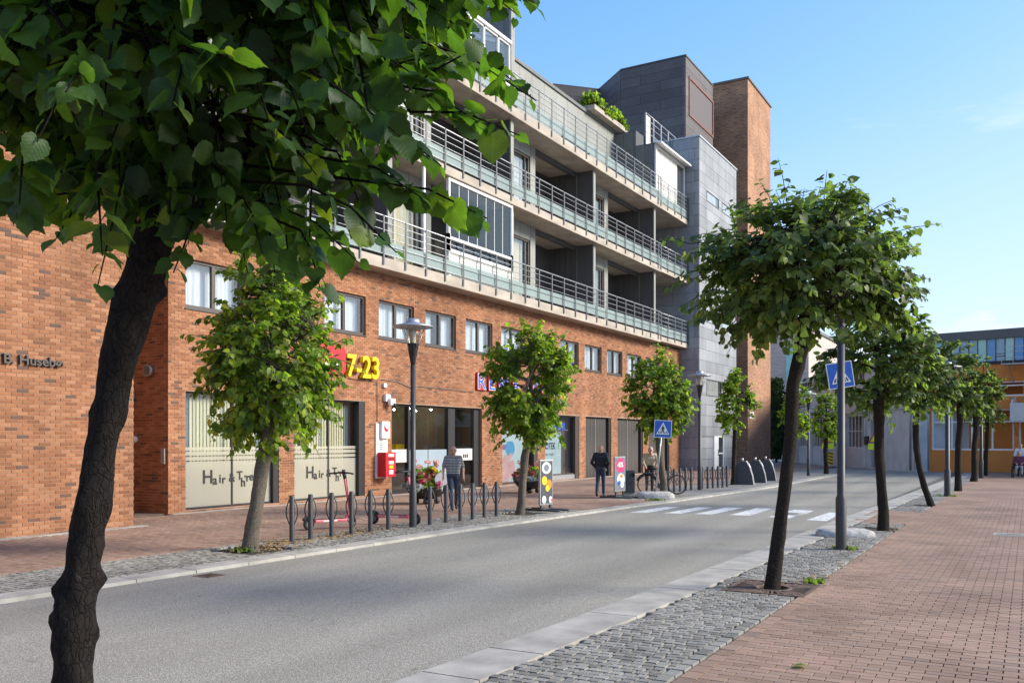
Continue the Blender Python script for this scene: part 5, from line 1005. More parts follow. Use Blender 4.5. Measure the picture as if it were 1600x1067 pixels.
m = MB(); m.prism([(5.05, -1.2, 3.05), (5.05, 0, 3.05), (5.05, 0, 4.5), (5.05, -0.9, 4.3)], (0.08, 0, 0)); m.box(5.05, 9.0, -1.22, -1.14, 3.05, 4.1); m.box(5.05, 9, -1.2, 0, 2.98, 3.06); local('white_balcony', m, M['offwhite'], ob)
m = MB(); m.bar((5.2, -1.1, 3.0), (5.2, 0, 2.2), 0.05, 0.05); m.bar((5.0, -1.3, 6.35), (5.0, 0, 5.3), 0.05, 0.05); m.bar((5.9, -1.3, 6.35), (5.9, 0, 5.3), 0.05, 0.05); m.box(4.6, 9, -1.4, -0.2, 6.35, 6.42)
for q in range(5): m.bar((4.65 + q * 0.6, -1.38, 6.4), (4.65 + q * 0.6, -1.38, 7.4), 0.03, 0.03)
for z in (6.75, 7.1, 7.4): m.bar((4.65, -1.38, z), (9, -1.38, z), 0.03, 0.03)
local('fire_balcony', m, M['galv'], ob)
m = MB(); m.tube([(0.18, -0.06, 0), (0.18, -0.06, 6.4)], 0.05, 8); local('downpipe', m, M['galv'], ob)
# grey workshop building on the bend
gb = prop(empty('grey_building', (0, 0, 0)), 'grey concrete building with multi paned windows on the street bend', 'building')
ga, gd = Vector((-22.5, 91.0, 0)), Vector((0.482, -0.876, 0)); GL = 33.5; gang = math.atan2(gd.y, gd.x)
def glocal(name, mb, mats, par): return mb.build(name, mats, par, loc=(ga.x, ga.y, 0), rz=gang)
GW = []; x = 0.6
while x < GL - 4: GW.append((x, x + 3.6, 1.35, 3.75)); x += 4.15
GW = [g_ for g_ in GW if not (23.5 < g_[0] < 26.5)] ; gdoor = (26.2, 27.3, 0.0, 3.6)
GW2 = [(a, b_, 6.0, 7.0) for a, b_, c, d in GW]
m = MB(); backing(m, lambda u, z, d: (u, d, z), 0, GL, -0.2, 7.4, GW + GW2 + [gdoor], 0.3); m.box(0, GL, 10, 10.1, 0, 7.4); m.box(0, GL, 0.2, 10, 7.3, 7.4); m.box(GL - 0.1, GL - 0.002, 0.05, 10, -0.2, 7.4); glocal('wall', m, [M['grey_wall'], M['grey_wall']], gb)
m = MB(); m.box(0, GL - 0.3, 1.4, 1.5, 0, 7.3); glocal('inner_wall', m, M['interior'], gb)
m = MB(); m.box(0, GL, -0.12, 0.0, 3.95, 4.35)
for a, b_, c, d in GW: m.box(b_ + 0.1, b_ + 0.45, -0.1, 0.0, 0, 3.95)
glocal('band', m, M['grey_wall'], gb)
for (a, b_, c, d) in GW + GW2:
    m = MB(); nn = 5
    for q in range(nn + 1): xx = a + (b_ - a - 0.07) * q / nn; m.box(xx, xx + 0.07, 0.10, 0.17, c, d)
    for q in range(3 if d - c > 2 else 1): zz = c + (d - c - 0.06) * (0, 0.52, 1)[q]; m.box(a, b_, 0.105, 0.165, zz, zz + 0.06)
    wf = glocal('window', m, M['offwhite'], gb)
    for q in range(nn): m = MB(); m.box(a + (b_ - a) * q / nn + 0.05, a + (b_ - a) * (q + 1) / nn - 0.02, 0.13, 0.137, c + 0.05, d - 0.05); glocal('pane', m, M['glass_dark'], wf)
m = MB(); m.box(gdoor[0], gdoor[1], 0.2, 0.26, 0, 3.6); glocal('door', m, M['panel'], gb); m = MB(); m.box(25.3, 25.9, -0.15, -0.001, 1.6, 2.2); glocal('wall_box', m, M['black'], gb)
m = MB(); m.tube([(GL - 0.5, -0.06, 0), (GL - 0.5, -0.06, 7.2)], 0.06, 8); glocal('downpipe', m, M['galv'], gb)
# boarded block above it
m = MB(); m.box(-46, -20, 96, 118, 0, 13.5); bb = prop(m.build('boarded_block', M['board_wall']), 'pale pinkish boarded block rising behind the grey building', 'building')
m = MB(); m.box(-46.2, -19.8, 95.8, 118, 13.5, 13.8); m.build('roof_edge', M['panel'], bb)
for k in range(3): m = MB(); m.box(-29.5 + k * 3.6, -28.2 + k * 3.6, 95.9, 95.99, 7.2, 11.8); m.build('window', teal[0], bb)
# ================================================================ street furniture
def bike_post(x, y, label, grp):
    r = prop(empty('bike_post', (x, y, -0.01)), label, 'bike rack', grp)
    if 'a' not in BP:
        m = MB(); m.lathe([(0.048, 0), (0.048, 0.86), (0.042, 0.875), (0, 0.88)], 14); BP['a'] = m.mesh('pole', M['post'])
        pts = [(math.sin(math.pi * t) * 0.085 + 0.025, 0, 0.30 + 0.54 * t) for t in np.linspace(0, 1, 13)]; m = MB(); m.tube(pts, 0.012, 7); BP['b'] = m.mesh('hoop', M['post'])
    link('pole', BP['a'], r); o = link('hoop', BP['b'], r); o.rotation_euler = (0, 0, YAW); o = link('hoop', BP['b'], r); o.rotation_euler = (0, 0, YAW + math.pi)
BP = {}
R1 = [(-12.0, 12.42), (-11.98, 12.9), (-11.98, 13.5), (-11.94, 14.05), (-11.9, 14.6), (-11.86, 15.15)]; R2 = [(-11.72, 16.48), (-11.72, 17.12), (-11.70, 17.69), (-11.68, 18.2), (-11.68, 18.74), (-11.62, 19.22)]
for i, (x, y) in enumerate(R1): bike_post(x, y, f'dark bike post with leaf hoops, {ORD[i]} along from the pale lime trunk', 'bike posts along the kerb')
for i, (x, y) in enumerate(R2): bike_post(x, y, f'dark bike post with leaf hoops, {ORD[i]} past the street lamp near the salon', 'bike posts along the kerb')
R3 = [(-11.38, 30.9), (-11.34, 31.4), (-11.31, 31.95), (-11.27, 32.45), (-11.22, 32.95)]; R4 = [(-11.15, 34.05), (-11.05, 34.45), (-10.97, 34.85), (-10.88, 35.25), (-10.8, 35.6), (-10.74, 36.0)]
for i, (x, y) in enumerate(R3): bike_post(x, y, f'dark bike post with leaf hoops, {ORD[i]} between the bicycle and the far street lamp', 'bike posts by the zinc block')
for i, (x, y) in enumerate(R4): bike_post(x, y, f'dark bike post with leaf hoops, {ORD[i]} past the far street lamp', 'bike posts by the zinc block')
lampglass = glassmat('lamp_glass', (0.85, 0.83, 0.78), 1.45, 0.08, 0.15)
def street_lamp(x, y, label, H=4.52, r=0.062):
    L = prop(empty('street_lamp', (x, y, -0.01)), label, 'street lamp', 'street lamps')
    m = MB(); m.lathe([(r * 1.35, 0), (r * 1.35, 0.9), (r, 0.95), (r * 0.92, H - 0.95), (0, H - 0.95)], 16); m.build('pole', M['lamp_pole'], L)
    m = MB(); m.lathe([(0, H - 0.96), (0.045, H - 0.96), (0.06, H - 0.9), (0.13, H - 0.5), (0.14, H - 0.48), (0, H - 0.48)], 16); m.build('socket', M['black'], L)
    m = MB(); m.lathe([(0.12, H - 0.48), (0.15, H - 0.3), (0.155, H - 0.14), (0.10, H - 0.13)], 18); m.build('globe', lampglass, L)
    m = MB(); m.lathe([(0.06, H - 0.48), (0.07, H - 0.25), (0.05, H - 0.14)], 12); m.build('bulb', M['offwhite'], L)
    m = MB(); m.lathe([(0, H + 0.06), (0.13, H + 0.06), (0.15, H + 0.0), (0.16, H - 0.03), (0.44, H - 0.10), (0.455, H - 0.125), (0.44, H - 0.13), (0.16, H - 0.09), (0, H - 0.09)], 28); m.build('shade', M['galv'], L)
    for k in range(4): a = math.pi / 4 + k * math.pi / 2 + YAW; m = MB(); m.tube([(0.1 * math.cos(a), 0.1 * math.sin(a), H - 0.62), (0.33 * math.cos(a), 0.33 * math.sin(a), H - 0.11)], 0.009, 6); m.build('strut', M['galv'], L)
street_lamp(-11.74, 15.87, 'dark street lamp with disc shade in front of the shop entrance')
street_lamp(-11.0, 33.3, 'dark street lamp with disc shade before the zinc clad block')
street_lamp(-2.86, 16.36, 'thick dark lamp post in front of the leaning crossing sign', H=4.9, r=0.068)
street_lamp(-2.45, 33.78, 'dark lamp post beside the third lime tree past the sign', r=0.075)
street_lamp(-2.14, 50.67, 'farthest dark lamp post in front of the orange building', r=0.08)
street_lamp(-10.21, 45.12, 'thin lamp post near the half hidden lime tree', r=0.05)
street_lamp(-10.36, 49.67, 'thin lamp post before the grey building windows', r=0.065)
m = MB(); m.box(-0.05, 0.05, -0.03, 0.03, 0, 0.16); 
def crossing_sign(bx, by, label, size, zc, X, stone, tilt=0.0, polel=None, lean=0.0, off=(0, 0), ptop=None):
    """blue pedestrian sign on a pole set in a concrete block; X: direction of the sign's width as read"""
    s = prop(empty('crossing_sign', (bx, by, 0)), label, 'road sign', 'crossing signs')
    Xv = Vector((X[0], X[1], 0)).normalized(); Zv = Vector((0, 0, 1)); ct, st_ = math.cos(tilt), math.sin(tilt); U = Xv * ct + Zv * st_; V = Zv * ct - Xv * st_; N = U.cross(V)
    c = Vector((off[0], off[1], zc)); h = size / 2
    m = MB(); m.tube([(0, 0, 0.1), (off[0], off[1], ptop or zc + h * 0.8)], 0.03, 12); m.build('pole', M['galv'], s)
    def quad(q, z, mat, nm, th=0.006): m = MB(); m.prism([c + U * (x * h) + V * (y * h) + N * (0.045 + z) for x, y in q], N * th); return m.build(nm, mat, s)
    quad([(-1, -1), (1, -1), (1, 1), (-1, 1)], 0, M['white'], 'sign_plate', 0.012); quad([(-.93, -.93), (.93, -.93), (.93, .93), (-.93, .93)], 0.0125, M['blue'], 'blue_field', 0.002)
    quad([(-.74, -.62), (.74, -.62), (0, .76)], 0.0155, M['white'], 'triangle', 0.002)
    fig = [[(-.07, .28), (.0, .33), (.07, .28), (.07, .40), (0, .46), (-.07, .40)], [(-.10, -.12), (.10, -.12), (.13, .26), (-.11, .26)], [(-.10, -.12), (.02, -.12), (-.14, -.52), (-.24, -.52)], [(-.02, -.12), (.10, -.12), (.22, -.52), (.12, -.52)], [(-.11, .22), (-.06, .24), (-.20, -.10), (-.26, -.08)], [(.10, .22), (.13, .18), (.27, -.08), (.21, -.10)],
        [(-.58, -.52), (-.44, -.52), (-.36, -.22), (-.44, -.22)], [(-.36, -.52), (-.28, -.52), (-.25, -.32), (-.30, -.32)], [(.44, -.52), (.58, -.52), (.44, -.22), (.36, -.22)], [(.28, -.52), (.36, -.52), (.30, -.32), (.25, -.32)]]
    for f_ in fig: quad(f_, 0.018, M['black'], 'figure', 0.002)
    for dz in (-0.3, 0.3): m = MB(); m.box(-0.04, 0.04, -0.04, 0.04, -0.02, 0.02); o = m.build('bracket', M['galv'], s); o.location = c + V * (dz * h) + N * 0.02
    L, W, H = stone; sm = MB(); pts = []
    n = 20; prof = []
    for z, k in ((0, 1.0), (H * 0.5, 0.99), (H * 0.85, 0.9), (H, 0.78)):
        for q in range(n):
            a = 2 * math.pi * q / n; e = 0.55; cxx = math.copysign(abs(math.cos(a)) ** e, math.cos(a)); cyy = math.copysign(abs(math.sin(a)) ** e, math.sin(a)); prof.append((L * cxx * k, W * cyy * k, z))
    sm.add(prof, [(i * n + q, i * n + (q + 1) % n, (i + 1) * n + (q + 1) % n, (i + 1) * n + q) for i in range(3) for q in range(n)] + [list(range(3 * n, 4 * n))], 0, True); o = sm.build('concrete_foot', M['stone'], s); o.rotation_euler = (0, 0, YAW)
    return s
crossing_sign(-3.2, 18.75, 'leaning blue pedestrian crossing sign behind the thick lamp post', 0.52, 3.2, (CS, SN), (0.55, 0.34, 0.13), tilt=R(9), off=(-0.1, -0.06))
crossing_sign(-10.75, 27.95, 'small blue pedestrian crossing sign beside the bicycle across the street', 0.58, 2.28, (CS, SN), (0.62, 0.45, 0.2), tilt=R(-3), off=(0.22, 0.1))
# roadwork signs and marker board beyond the bend
def work_sign(px, dist, label):
    p = camray(px, 700, dist); s = prop(empty('roadwork_sign', (p.x, p.y, 0)), label, 'road sign'); m = MB(); m.tube([(0, 0, 0), (0, 0, 2.4)], 0.03, 8); m.build('pole', M['galv'], s)
    U = Vector((CS, SN, 0)); N = Vector((SN, -CS, 0)); 
    def q(pts, z, mat, nm): m = MB(); m.prism([U * a + Vector((0, 0, b_)) + N * (0.04 + z) for a, b_ in pts], N * 0.01); m.build(nm, mat, s)
    q([(-.42, 1.75), (.42, 1.75), (0, 2.45)], 0, M['red'], 'triangle'); q([(-.28, 1.83), (.28, 1.83), (0, 2.28)], 0.011, M['fluor'], 'triangle_field'); q([(-.42, 1.3), (.42, 1.3), (.42, 1.7), (-.42, 1.7)], 0, M['fluor'], 'plate')
work_sign(1293, 63, 'yellow roadwork sign by the far lime tree'); work_sign(1366, 58, 'yellow roadwork sign peeping out behind the lime trunk')
p = camray(1297.5, 725, 66); s_ = prop(empty('marker_board', (p.x, p.y, 0)), 'small yellow and black striped marker board on a flat base', 'marker'); U = Vector((CS, SN, 0)); N = Vector((SN, -CS, 0)); m = MB(); m.prism([U * a + Vector((0, 0, b_)) for a, b_ in ((-.18, .1), (.18, .1), (.18, 1.05), (-.18, 1.05))], N * 0.04); m.build('board', M['yellow'], s_)
for k in range(4): m = MB(); z = 0.12 + k * 0.24; m.prism([U * a + Vector((0, 0, b_)) + N * 0.041 for a, b_ in ((-.18, z + .12), (.18, z), (.18, z + .1), (-.18, z + .22))], N * 0.004); m.build('stripe', M['black'], s_)
m = MB(); m.box(-0.9, 0.9, -0.2, 0.2, 0, 0.1); o = m.build('base', M['stone'], s_); o.rotation_euler = (0, 0, YAW)
# waste inlets
def waste(x, y, label):
    s = prop(empty('waste_inlet', (x, y, -0.02), YAW * 0.35), label, 'waste bin', 'waste inlets by the zinc block')
    prof = [(0.42, 0), (-0.42, 0), (-0.40, 0.55), (-0.28, 0.88), (-0.08, 1.03), (0.10, 1.02), (0.24, 0.78), (0.36, 0.40)]
    m = MB(); m.prism([(a, -0.34, b_) for a, b_ in prof], (0, 0.68, 0)); m.build('body', M['post'], s)
    fr = [(0.44, 0), (0.38, 0.40), (0.26, 0.79), (0.12, 1.04)]
    m = MB(); n = len(fr); vs = [(a, y_, b_) for y_ in (-0.33, 0.33) for a, b_ in fr] + [(a - 0.04, y_, b_) for y_ in (-0.33, 0.33) for a, b_ in fr]
    m.add(vs, [(i, i + 1, n + i + 1, n + i) for i in range(n - 1)] + [(2*n+i, i, n+i, 3*n+i) for i in (0,)], 0); m.build('front_panel', M['galv'], s)
    m = MB(); m.bar((0.285, 0, 0.74), (0.20, 0, 0.92), 0.3, 0.03, up=(1, 0, 0.4)); m.build('hatch', M['white'], s)
    m = MB(); m.tube([(-0.05, -0.1, 1.0), (-0.05, -0.1, 1.16)], 0.05, 10); m.build('vent', M['galv'], s)
for i, (x, y) in enumerate(((-10.75, 38.5), (-10.75, 40.6), (-10.85, 42.8))): waste(x, y, ('nearest of three dark curved waste inlets', 'middle one of three dark curved waste inlets', 'last of three dark curved waste inlets, nearest the brick tower')[i])
# litter bin
s_ = prop(empty('litter_bin', (-12.1, 28.9, 0), YAW), 'dark grey square litter bin beside the bicycle wheel', 'bin')
m = MB(); m.box(-0.2, 0.2, -0.18, 0.18, 0.08, 0.86); bevel(m.build('body', M['post'], s_), 0.02); m = MB(); m.box(-0.16, 0.16, -0.15, 0.15, 0, 0.08); m.build('foot', M['kerb'], s_)
m = MB(); m.lathe([(0, 0), (0.13, 0), (0.13, 0.02)], 16); o = m.build('opening', M['rubber'], s_); o.location = (0.12, -0.185, 0.7); o.rotation_euler = (R(90), 0, 0); o.scale = (0.6, 0.5, 1); text('lettering', 'A.M', 0.16, (-0.16, -0.184, 0.38), M['black'], s_, 0.002, X=(1, 0, 0))
# poster boards
def poster_board(x, y, rz, label, w_, h_, z0, art):
    s = prop(empty('poster_board', (x, y, 0), rz), label, 'poster board'); m = MB()
    m.box(-w_/2, w_/2, -0.03, 0.03, z0, z0 + h_); bevel(m.build('frame', M['galv'], s), 0.01)
    m = MB(); m.box(-w_/2 + 0.04, w_/2 - 0.04, -0.038, -0.031, z0 + 0.04, z0 + h_ - 0.04); po = m.build('poster', art[0], s)
    for k, (cx0, cz0, a, b_, mt) in enumerate(art[1]):
        pts = [(cx0 + a * math.cos(q * math.pi / 9), -0.0385 - 0.002 * k, z0 + cz0 + b_ * math.sin(q * math.pi / 9)) for q in range(18)]; m = MB(); m.prism(pts, (0, -0.0015, 0)); m.build('print', mt, po)
    for q in (-0.7, 0.7): m = MB(); m.box(q * w_/2 - 0.03, q * w_/2 + 0.03, -0.025, 0.025, 0.06, z0); m.build('leg', M['post'], s)
    for q in (-0.7, 0.7): m = MB(); m.tube([(q * w_/2 - 0.0, -0.6, 0.035), (q * w_/2, 0.6, 0.035)], 0.028, 8); m.build('foot', M['post'], s)
    m = MB(); m.tube([(-w_/2 * 0.9, 0, 0.05), (w_/2 * 0.9, 0, 0.05)], 0.025, 8); m.build('cross_bar', M['post'], s); return po, z0
dkart = flat('poster_charcoal', (0.06, 0.065, 0.08)); wh = M['white']; yl = flat('poster_yellow', (0.85, 0.55, 0.02)); orr = flat('poster_orange', (0.75, 0.22, 0.01)); pkp = flat('poster_pink', (0.68, 0.04, 0.18)); gyp = flat('poster_grey', (0.16, 0.18, 0.22))
poster_board(-11.35, 21.35, R(84), 'tall poster board with food print beside the lime trunk', 0.62, 1.22, 0.16, (dkart, [(-0.02, 1.0, .22, .16, wh), (-.02, 1.0, .13, .1, gyp), (-.12, .66, .13, .12, yl), (.1, .55, .13, .13, orr), (0.02, .45, .1, .09, yl), (-.15, .15, .1, .1, wh), (.16, .14, .08, .09, wh), (0.22, .12, .04, .04, M['red'])]))
po, z0 = poster_board(-11.75, 27.3, R(85), 'poster board with a pink sale print beside the litter bin', 0.72, 1.15, 0.22, (gyp, [(0, .86, .31, .24, pkp), (.02, .4, .26, .2, M['pale_blue']), (.06, .5, .1, .07, orr), (-.1, .28, .1, .08, M['blue']), (.1, .2, .12, .08, wh)]))
text('lettering', '-40%', 0.24, (-0.28, -0.056, z0 + 0.8), M['white'], po, 0.002, 0.006, X=(1, 0, 0), sx=0.9)
# wall post box with its sign
s_ = prop(empty('letter_box', (0, 0, 0)), 'red letter box on a white backboard beside the shop entrance', 'letter box')
m = MB(); m.box(FX + 0.005, FX + 0.05, 23.8, 24.42, 0.62, 2.48); m.build('backboard', M['white'], s_); m = MB(); m.box(FX + 0.051, FX + 0.16, 24.0, 24.42, 1.98, 2.55); m.build('sign', M['white'], s_)
blob('emblem', (24.22, 2.33), 0.13, 0.13, M['red'], s_, FX + 0.161); blob('emblem', (24.26, 2.38), 0.1, 0.08, M['white'], s_, FX + 0.1635)
for k in range(5): m = MB(); m.box(FX + 0.051, FX + 0.054, 23.98, 24.0 + 0.12 + 0.03 * (k % 3), 1.60 + k * 0.07, 1.63 + k * 0.07); m.build('print', M['black'], s_)
m = MB(); m.box(FX + 0.051, FX + 0.42, 23.86, 24.42, 0.66, 1.50); bevel(m.build('box', M['red'], s_), 0.03, 3)
for (a, b_, c, d, mt) in ((24.0, 24.3, 1.35, 1.44, wh), (24.02, 24.28, 1.1, 1.2, wh), (24.04, 24.26, 0.95, 1.06, yl), (24.04, 24.26, 0.76, 0.9, wh)): m = MB(); m.box(FX + 0.421, FX + 0.424, a, b_, c, d); m.build('sticker', mt, s_)
m = MB(); m.box(FX + 0.41, FX + 0.43, 23.95, 24.35, 1.27, 1.3); m.build('slot', M['rubber'], s_)
m = MB(); m.tube([(FX + 0.02, 23.9, 2.55), (FX + 0.02, 23.9, 3.88), (FX + 0.02, 22.4, 3.92)], 0.012, 6); m.tube([(FX + 0.02, 24.1, 3.98), (FX + 0.02, 25.0, 3.95), (FX + 0.02, 25.8, 3.78), (FX + 0.02, 26.2, 3.86), (FX + 0.02, 30.0, 3.82)], 0.011, 6); fit('wall_cable', 'thin cable running over the brick above the entrance', 'cable', m, M['steel'])
m = MB(); m.box(FX + 0.002, FX + 0.12, 24.25, 24.5, 3.24, 3.48); m.box(FX + 0.12, FX + 0.24, 24.36, 24.62, 3.12, 3.34); m.ball((FX + 0.24, 24.56, 3.12), 0.07, 1); fit('security_camera', 'white security camera above the letter box', 'camera', m, [M['white'], M['black']])
m = MB(); m.box(FX + 0.002, FX + 0.08, 24.2, 24.36, 3.72, 3.86); fit('junction_box', 'small white junction box under the yellow numbers', 'box', m, M['white'])
# shop signs
s_ = prop(empty('opening_hours_sign', (0, 0, 0)), 'yellow raised numbers on the brick above the salon', 'sign'); text('numbers', '7-23', 1.02, (FX + 0.12, 22.15, 3.98), M['yellow'], s_, 0.07, 0.016, sx=0.92)
m = MB(); m.prism([(FX + 0.02, a, b_) for a, b_ in ((20.9, 4.0), (22.0, 4.0), (22.12, 4.15), (22.12, 4.75), (22.0, 4.9), (20.9, 4.9), (20.8, 4.75), (20.8, 4.15))], (0.15, 0, 0)); s_ = prop(m.build('red_sign', M['red']), 'red sign plate half hidden by the salon lime tree', 'sign'); m = MB(); m.box(FX + 0.171, FX + 0.175, 21.0, 21.9, 4.2, 4.35); m.build('white_bar', M['white'], s_)
s_ = prop(empty('shop_sign', (0, 0, 0)), 'blue shop letters with white and red outline behind the lime crown', 'sign')
def shopl(ch, y, sz, mats, sx_): 
    text('red_outline', ch, sz, (FX + 0.05, y, 3.98), M['red'], s_, 0.04, 0.05, sx=sx_); text('white_outline', ch, sz, (FX + 0.095, y, 3.98), M['white'], s_, 0.006, 0.026, sx=sx_); text('letter', ch, sz, (FX + 0.106, y, 3.98), M['blue_letter'], s_, 0.006, 0.0, sx=sx_)
y = 30.12
for ch, adv in (('R', .86), ('E', .8), ('M', 1.05), ('A', 1.3), ('1', .62), ('0', .84), ('0', .84), ('0', .84)): shopl(ch, y, 0.86, None, 1.2); y += adv
# flower bowls
def flower_bowl(x, y, label, r, h, seed, ball):
    s = prop(empty('flower_bowl', (x, y, 0)), label, 'planter'); m = MB(); prof = [(0.0, 0.14), (r * 0.4, 0.15), (r * 0.75, 0.25), (r * 0.97, 0.42), (r, 0.52), (r * 0.93, 0.52), (r * 0.88, 0.44), (0, 0.42)]; m.lathe(prof, 28); m.build('bowl', M['black'], s)
    for k in range(4): a = k * math.pi / 2 + 0.6; m = MB(); m.ball((r * 0.5 * math.cos(a), r * 0.5 * math.sin(a), 0.085), (0.1, 0.1, 0.085), 0, 10, 6); m.build('foot', M['black'], s)
    nr = np.random.default_rng(seed)
    def cloud(nm, n, c, rad, size, mat, zs=1.0):
        v = nr.normal(size=(n, 3)); v /= np.linalg.norm(v, axis=1, keepdims=True); v *= nr.uniform(0.45, 1, (n, 1)); v[:, 2] = np.abs(v[:, 2]) if zs < 0 else v[:, 2]; P = np.array(c) + v * np.array(rad)
        o = link(nm, leaves_mesh(nm, P, frames(nr.normal(size=(n, 3)) + [0, 0, 0.5], v + nr.normal(size=(n, 3)) * 0.4 + [0, 0, .5]), nr.uniform(0.6, 1.2, n) * size, LEAF_LO, mat), s); o['kind'] = 'stuff'
    cloud('foliage', 900, (0, 0, 0.5), (r * 1.05, r * 1.05, h * 0.75), 0.09, M['leaf'], -1)
    for k in range(16): a = nr.uniform(0, 6.28); q = nr.uniform(0.3, 1.05); cloud('pink_flowers', 34, (r * q * math.cos(a), r * q * math.sin(a), 0.55 + (1.1 - q) * h * 0.5 + nr.uniform(0, .12)), (0.13, 0.13, 0.1), 0.065, M['petal_pink'])
    for k in range(5): a = nr.uniform(0, 6.28); cloud('pale_flowers', 26, (r * .6 * math.cos(a), r * .6 * math.sin(a), 0.55 + h * nr.uniform(.6, .9)), (0.1, 0.1, 0.08), 0.06, M['petal_peach'])
    for k in range(3): a = nr.uniform(-0.5, 1.2); cloud('yellow_flowers', 20, (r * .5 * math.cos(a), r * .5 * math.sin(a), 0.55 + h * .55), (0.08, 0.08, 0.06), 0.06, M['petal_yellow'])
    for k in range(4): a = nr.uniform(0, 6.28); cloud('silver_leaves', 40, (r * 1.0 * math.cos(a), r * 1.0 * math.sin(a), 0.52), (0.16, 0.16, 0.12), 0.1, M['petal_white'])
flower_bowl(-15.7, 21.9, 'black bowl of pink and peach flowers at the shop entrance', 0.62, 0.85, 2, True); flower_bowl(-15.72, 28.3, 'black bowl of pink flowers in front of the pharmacy', 0.6, 0.62, 9, False)
m = MB(); m.tube([(-15.05, 21.75, 0.75), (-15.03, 21.725, 0.75)], 0.2, 24); m.tube([(-15.05, 21.78, 0.2), (-15.05, 21.78, 0.7)], 0.012, 6); fit('round_plaque', 'round white plaque stuck in the entrance flower bowl', 'plaque', m, M['white'])

# ---- coral electric scooters
def scooter(x, y, rz, label, steer=0.5):
    s = prop(empty('electric_scooter', (x, y, 0), rz), label, 'scooter', 'coral scooters left by the bike posts')
    m = MB(); m.box(0.12, 0.86, -0.08, 0.08, 0.15, 0.215); bevel(m.build('deck', M['coral'], s), 0.02); m = MB(); m.box(0.16, 0.80, -0.07, 0.07, 0.2155, 0.222); m.build('deck_mat', M['rubber'], s); m = MB(); m.box(0.3, 0.62, -0.0815, -0.0805, 0.165, 0.20); m.box(0.3, 0.62, 0.0805, 0.0815, 0.165, 0.20); m.build('side_label', M['white'], s)
    def wheel(px, rot):
        w = MB(); n, k = 22, 8; R_, r_ = 0.095, 0.032; vs = [((R_ + r_ * math.cos(b)) * math.cos(a), r_ * math.sin(b), (R_ + r_ * math.cos(b)) * math.sin(a)) for a in np.linspace(0, 2 * math.pi, n, endpoint=False) for b in np.linspace(0, 2 * math.pi, k, endpoint=False)]
        w.add(vs, [(i * k + j, ((i + 1) % n) * k + j, ((i + 1) % n) * k + (j + 1) % k, i * k + (j + 1) % k) for i in range(n) for j in range(k)], 0, True); o = w.build('wheel', M['rubber'], s, (px, 0, 0.128), rot); h = MB(); h.tube([(0, -0.03, 0), (0, 0.03, 0)], 0.07, 14); h.build('hub', M['steel'], o)
    wheel(0.0, 0); wheel(1.02, steer)
    m = MB(); arc = [(0.15 * math.cos(a), 0, 0.128 + 0.15 * math.sin(a)) for a in np.linspace(0.4, 2.6, 9)]; m.tube(arc, 0.035, 6, flat=0.4); m.build('mudguard', M['black'], s)
    m = MB(); m.tube([(0.84, 0, 0.18), (0.93, 0, 0.32), (0.965, 0, 0.42)], [0.035, 0.035, 0.04], 10); m.build('neck', M['coral'], s)
    m = MB(); m.tube([(0.96, 0, 0.38), (0.83, 0, 1.08)], [0.034, 0.03], 12); m.build('stem', M['coral'], s); m = MB(); m.tube([(0.83, 0, 1.07), (0.805, 0, 1.2)], 0.032, 10); m.build('stem_top', M['black'], s); m = MB(); m.box(0.92, 0.96, -0.04, 0.04, 0.55, 0.66); m.build('badge', M['white'], s)
    ca, sa = math.cos(steer), math.sin(steer); c = Vector((0.805, 0, 1.2)); d = Vector((-sa, ca, 0)); m = MB(); m.tube([c - d * 0.3 + Vector((-0.06, 0, -0.02)), c - d * 0.1, c + d * 0.1, c + d * 0.3 + Vector((-0.06, 0, -0.02))], 0.019, 8); m.build('handlebar', M['black'], s)
    m = MB(); m.bar(c + Vector((0, 0, 0.02)), c + Vector((0, 0, 0.07)), 0.06, 0.05); m.build('display', M['black'], s)
    for q in (-0.05, 0.05): m = MB(); m.tube([(0.97, q, 0.40), (1.02 - q * sa, q * ca, 0.13)], 0.016, 6); m.build('fork', M['black'], s)
    m = MB(); m.tube([(0.88, -0.04, 0.17), (0.93, -0.19, 0.0)], 0.012, 6); m.build('kickstand', M['black'], s); m = MB(); m.tube([(0.93, -0.03, 0.5), (0.86, -0.06, 0.9), (0.82, -0.08, 1.18)], 0.008, 5); m.build('cable', M['black'], s)
scooter(-13.22, 14.18, math.atan2(1.05, 0.12) - 0.3, 'coral electric scooter with its handlebar before the salon lettering', 0.6)
scooter(-12.95, 16.0, math.atan2(0.35, 1.0), 'coral electric scooter beside the street lamp and flower bowl', -0.5)
# ---- parked bicycle
s_ = prop(empty('bicycle', (-11.75, 29.75, 0), YAW * 0.7 ), 'dark bicycle leaning behind the small crossing sign', 'bicycle')
def bwheel(px):
    w = MB(); n, k = 28, 6; R_, r_ = 0.325, 0.022; vs = [((R_ + r_ * math.cos(b)) * math.cos(a), r_ * math.sin(b), (R_ + r_ * math.cos(b)) * math.sin(a)) for a in np.linspace(0, 2 * math.pi, n, endpoint=False) for b in np.linspace(0, 2 * math.pi, k, endpoint=False)]
    w.add(vs, [(i * k + j, ((i + 1) % n) * k + j, ((i + 1) % n) * k + (j + 1) % k, i * k + (j + 1) % k) for i in range(n) for j in range(k)], 0, True); o = w.build('wheel', M['rubber'], s_, (px, 0, 0.347)); sp_ = MB()
    for q in range(16): a = 2 * math.pi * q / 16; sp_.tube([(0.02 * math.cos(a), 0, 0.02 * math.sin(a)), (0.31 * math.cos(a), 0, 0.31 * math.sin(a))], 0.003, 4)
    sp_.build('spokes', M['galv'], o); h = MB(); h.tube([(0, -0.05, 0), (0, 0.05, 0)], 0.025, 8); h.build('hub', M['steel'], o)
bwheel(0); bwheel(1.05)
fr = MB(); 
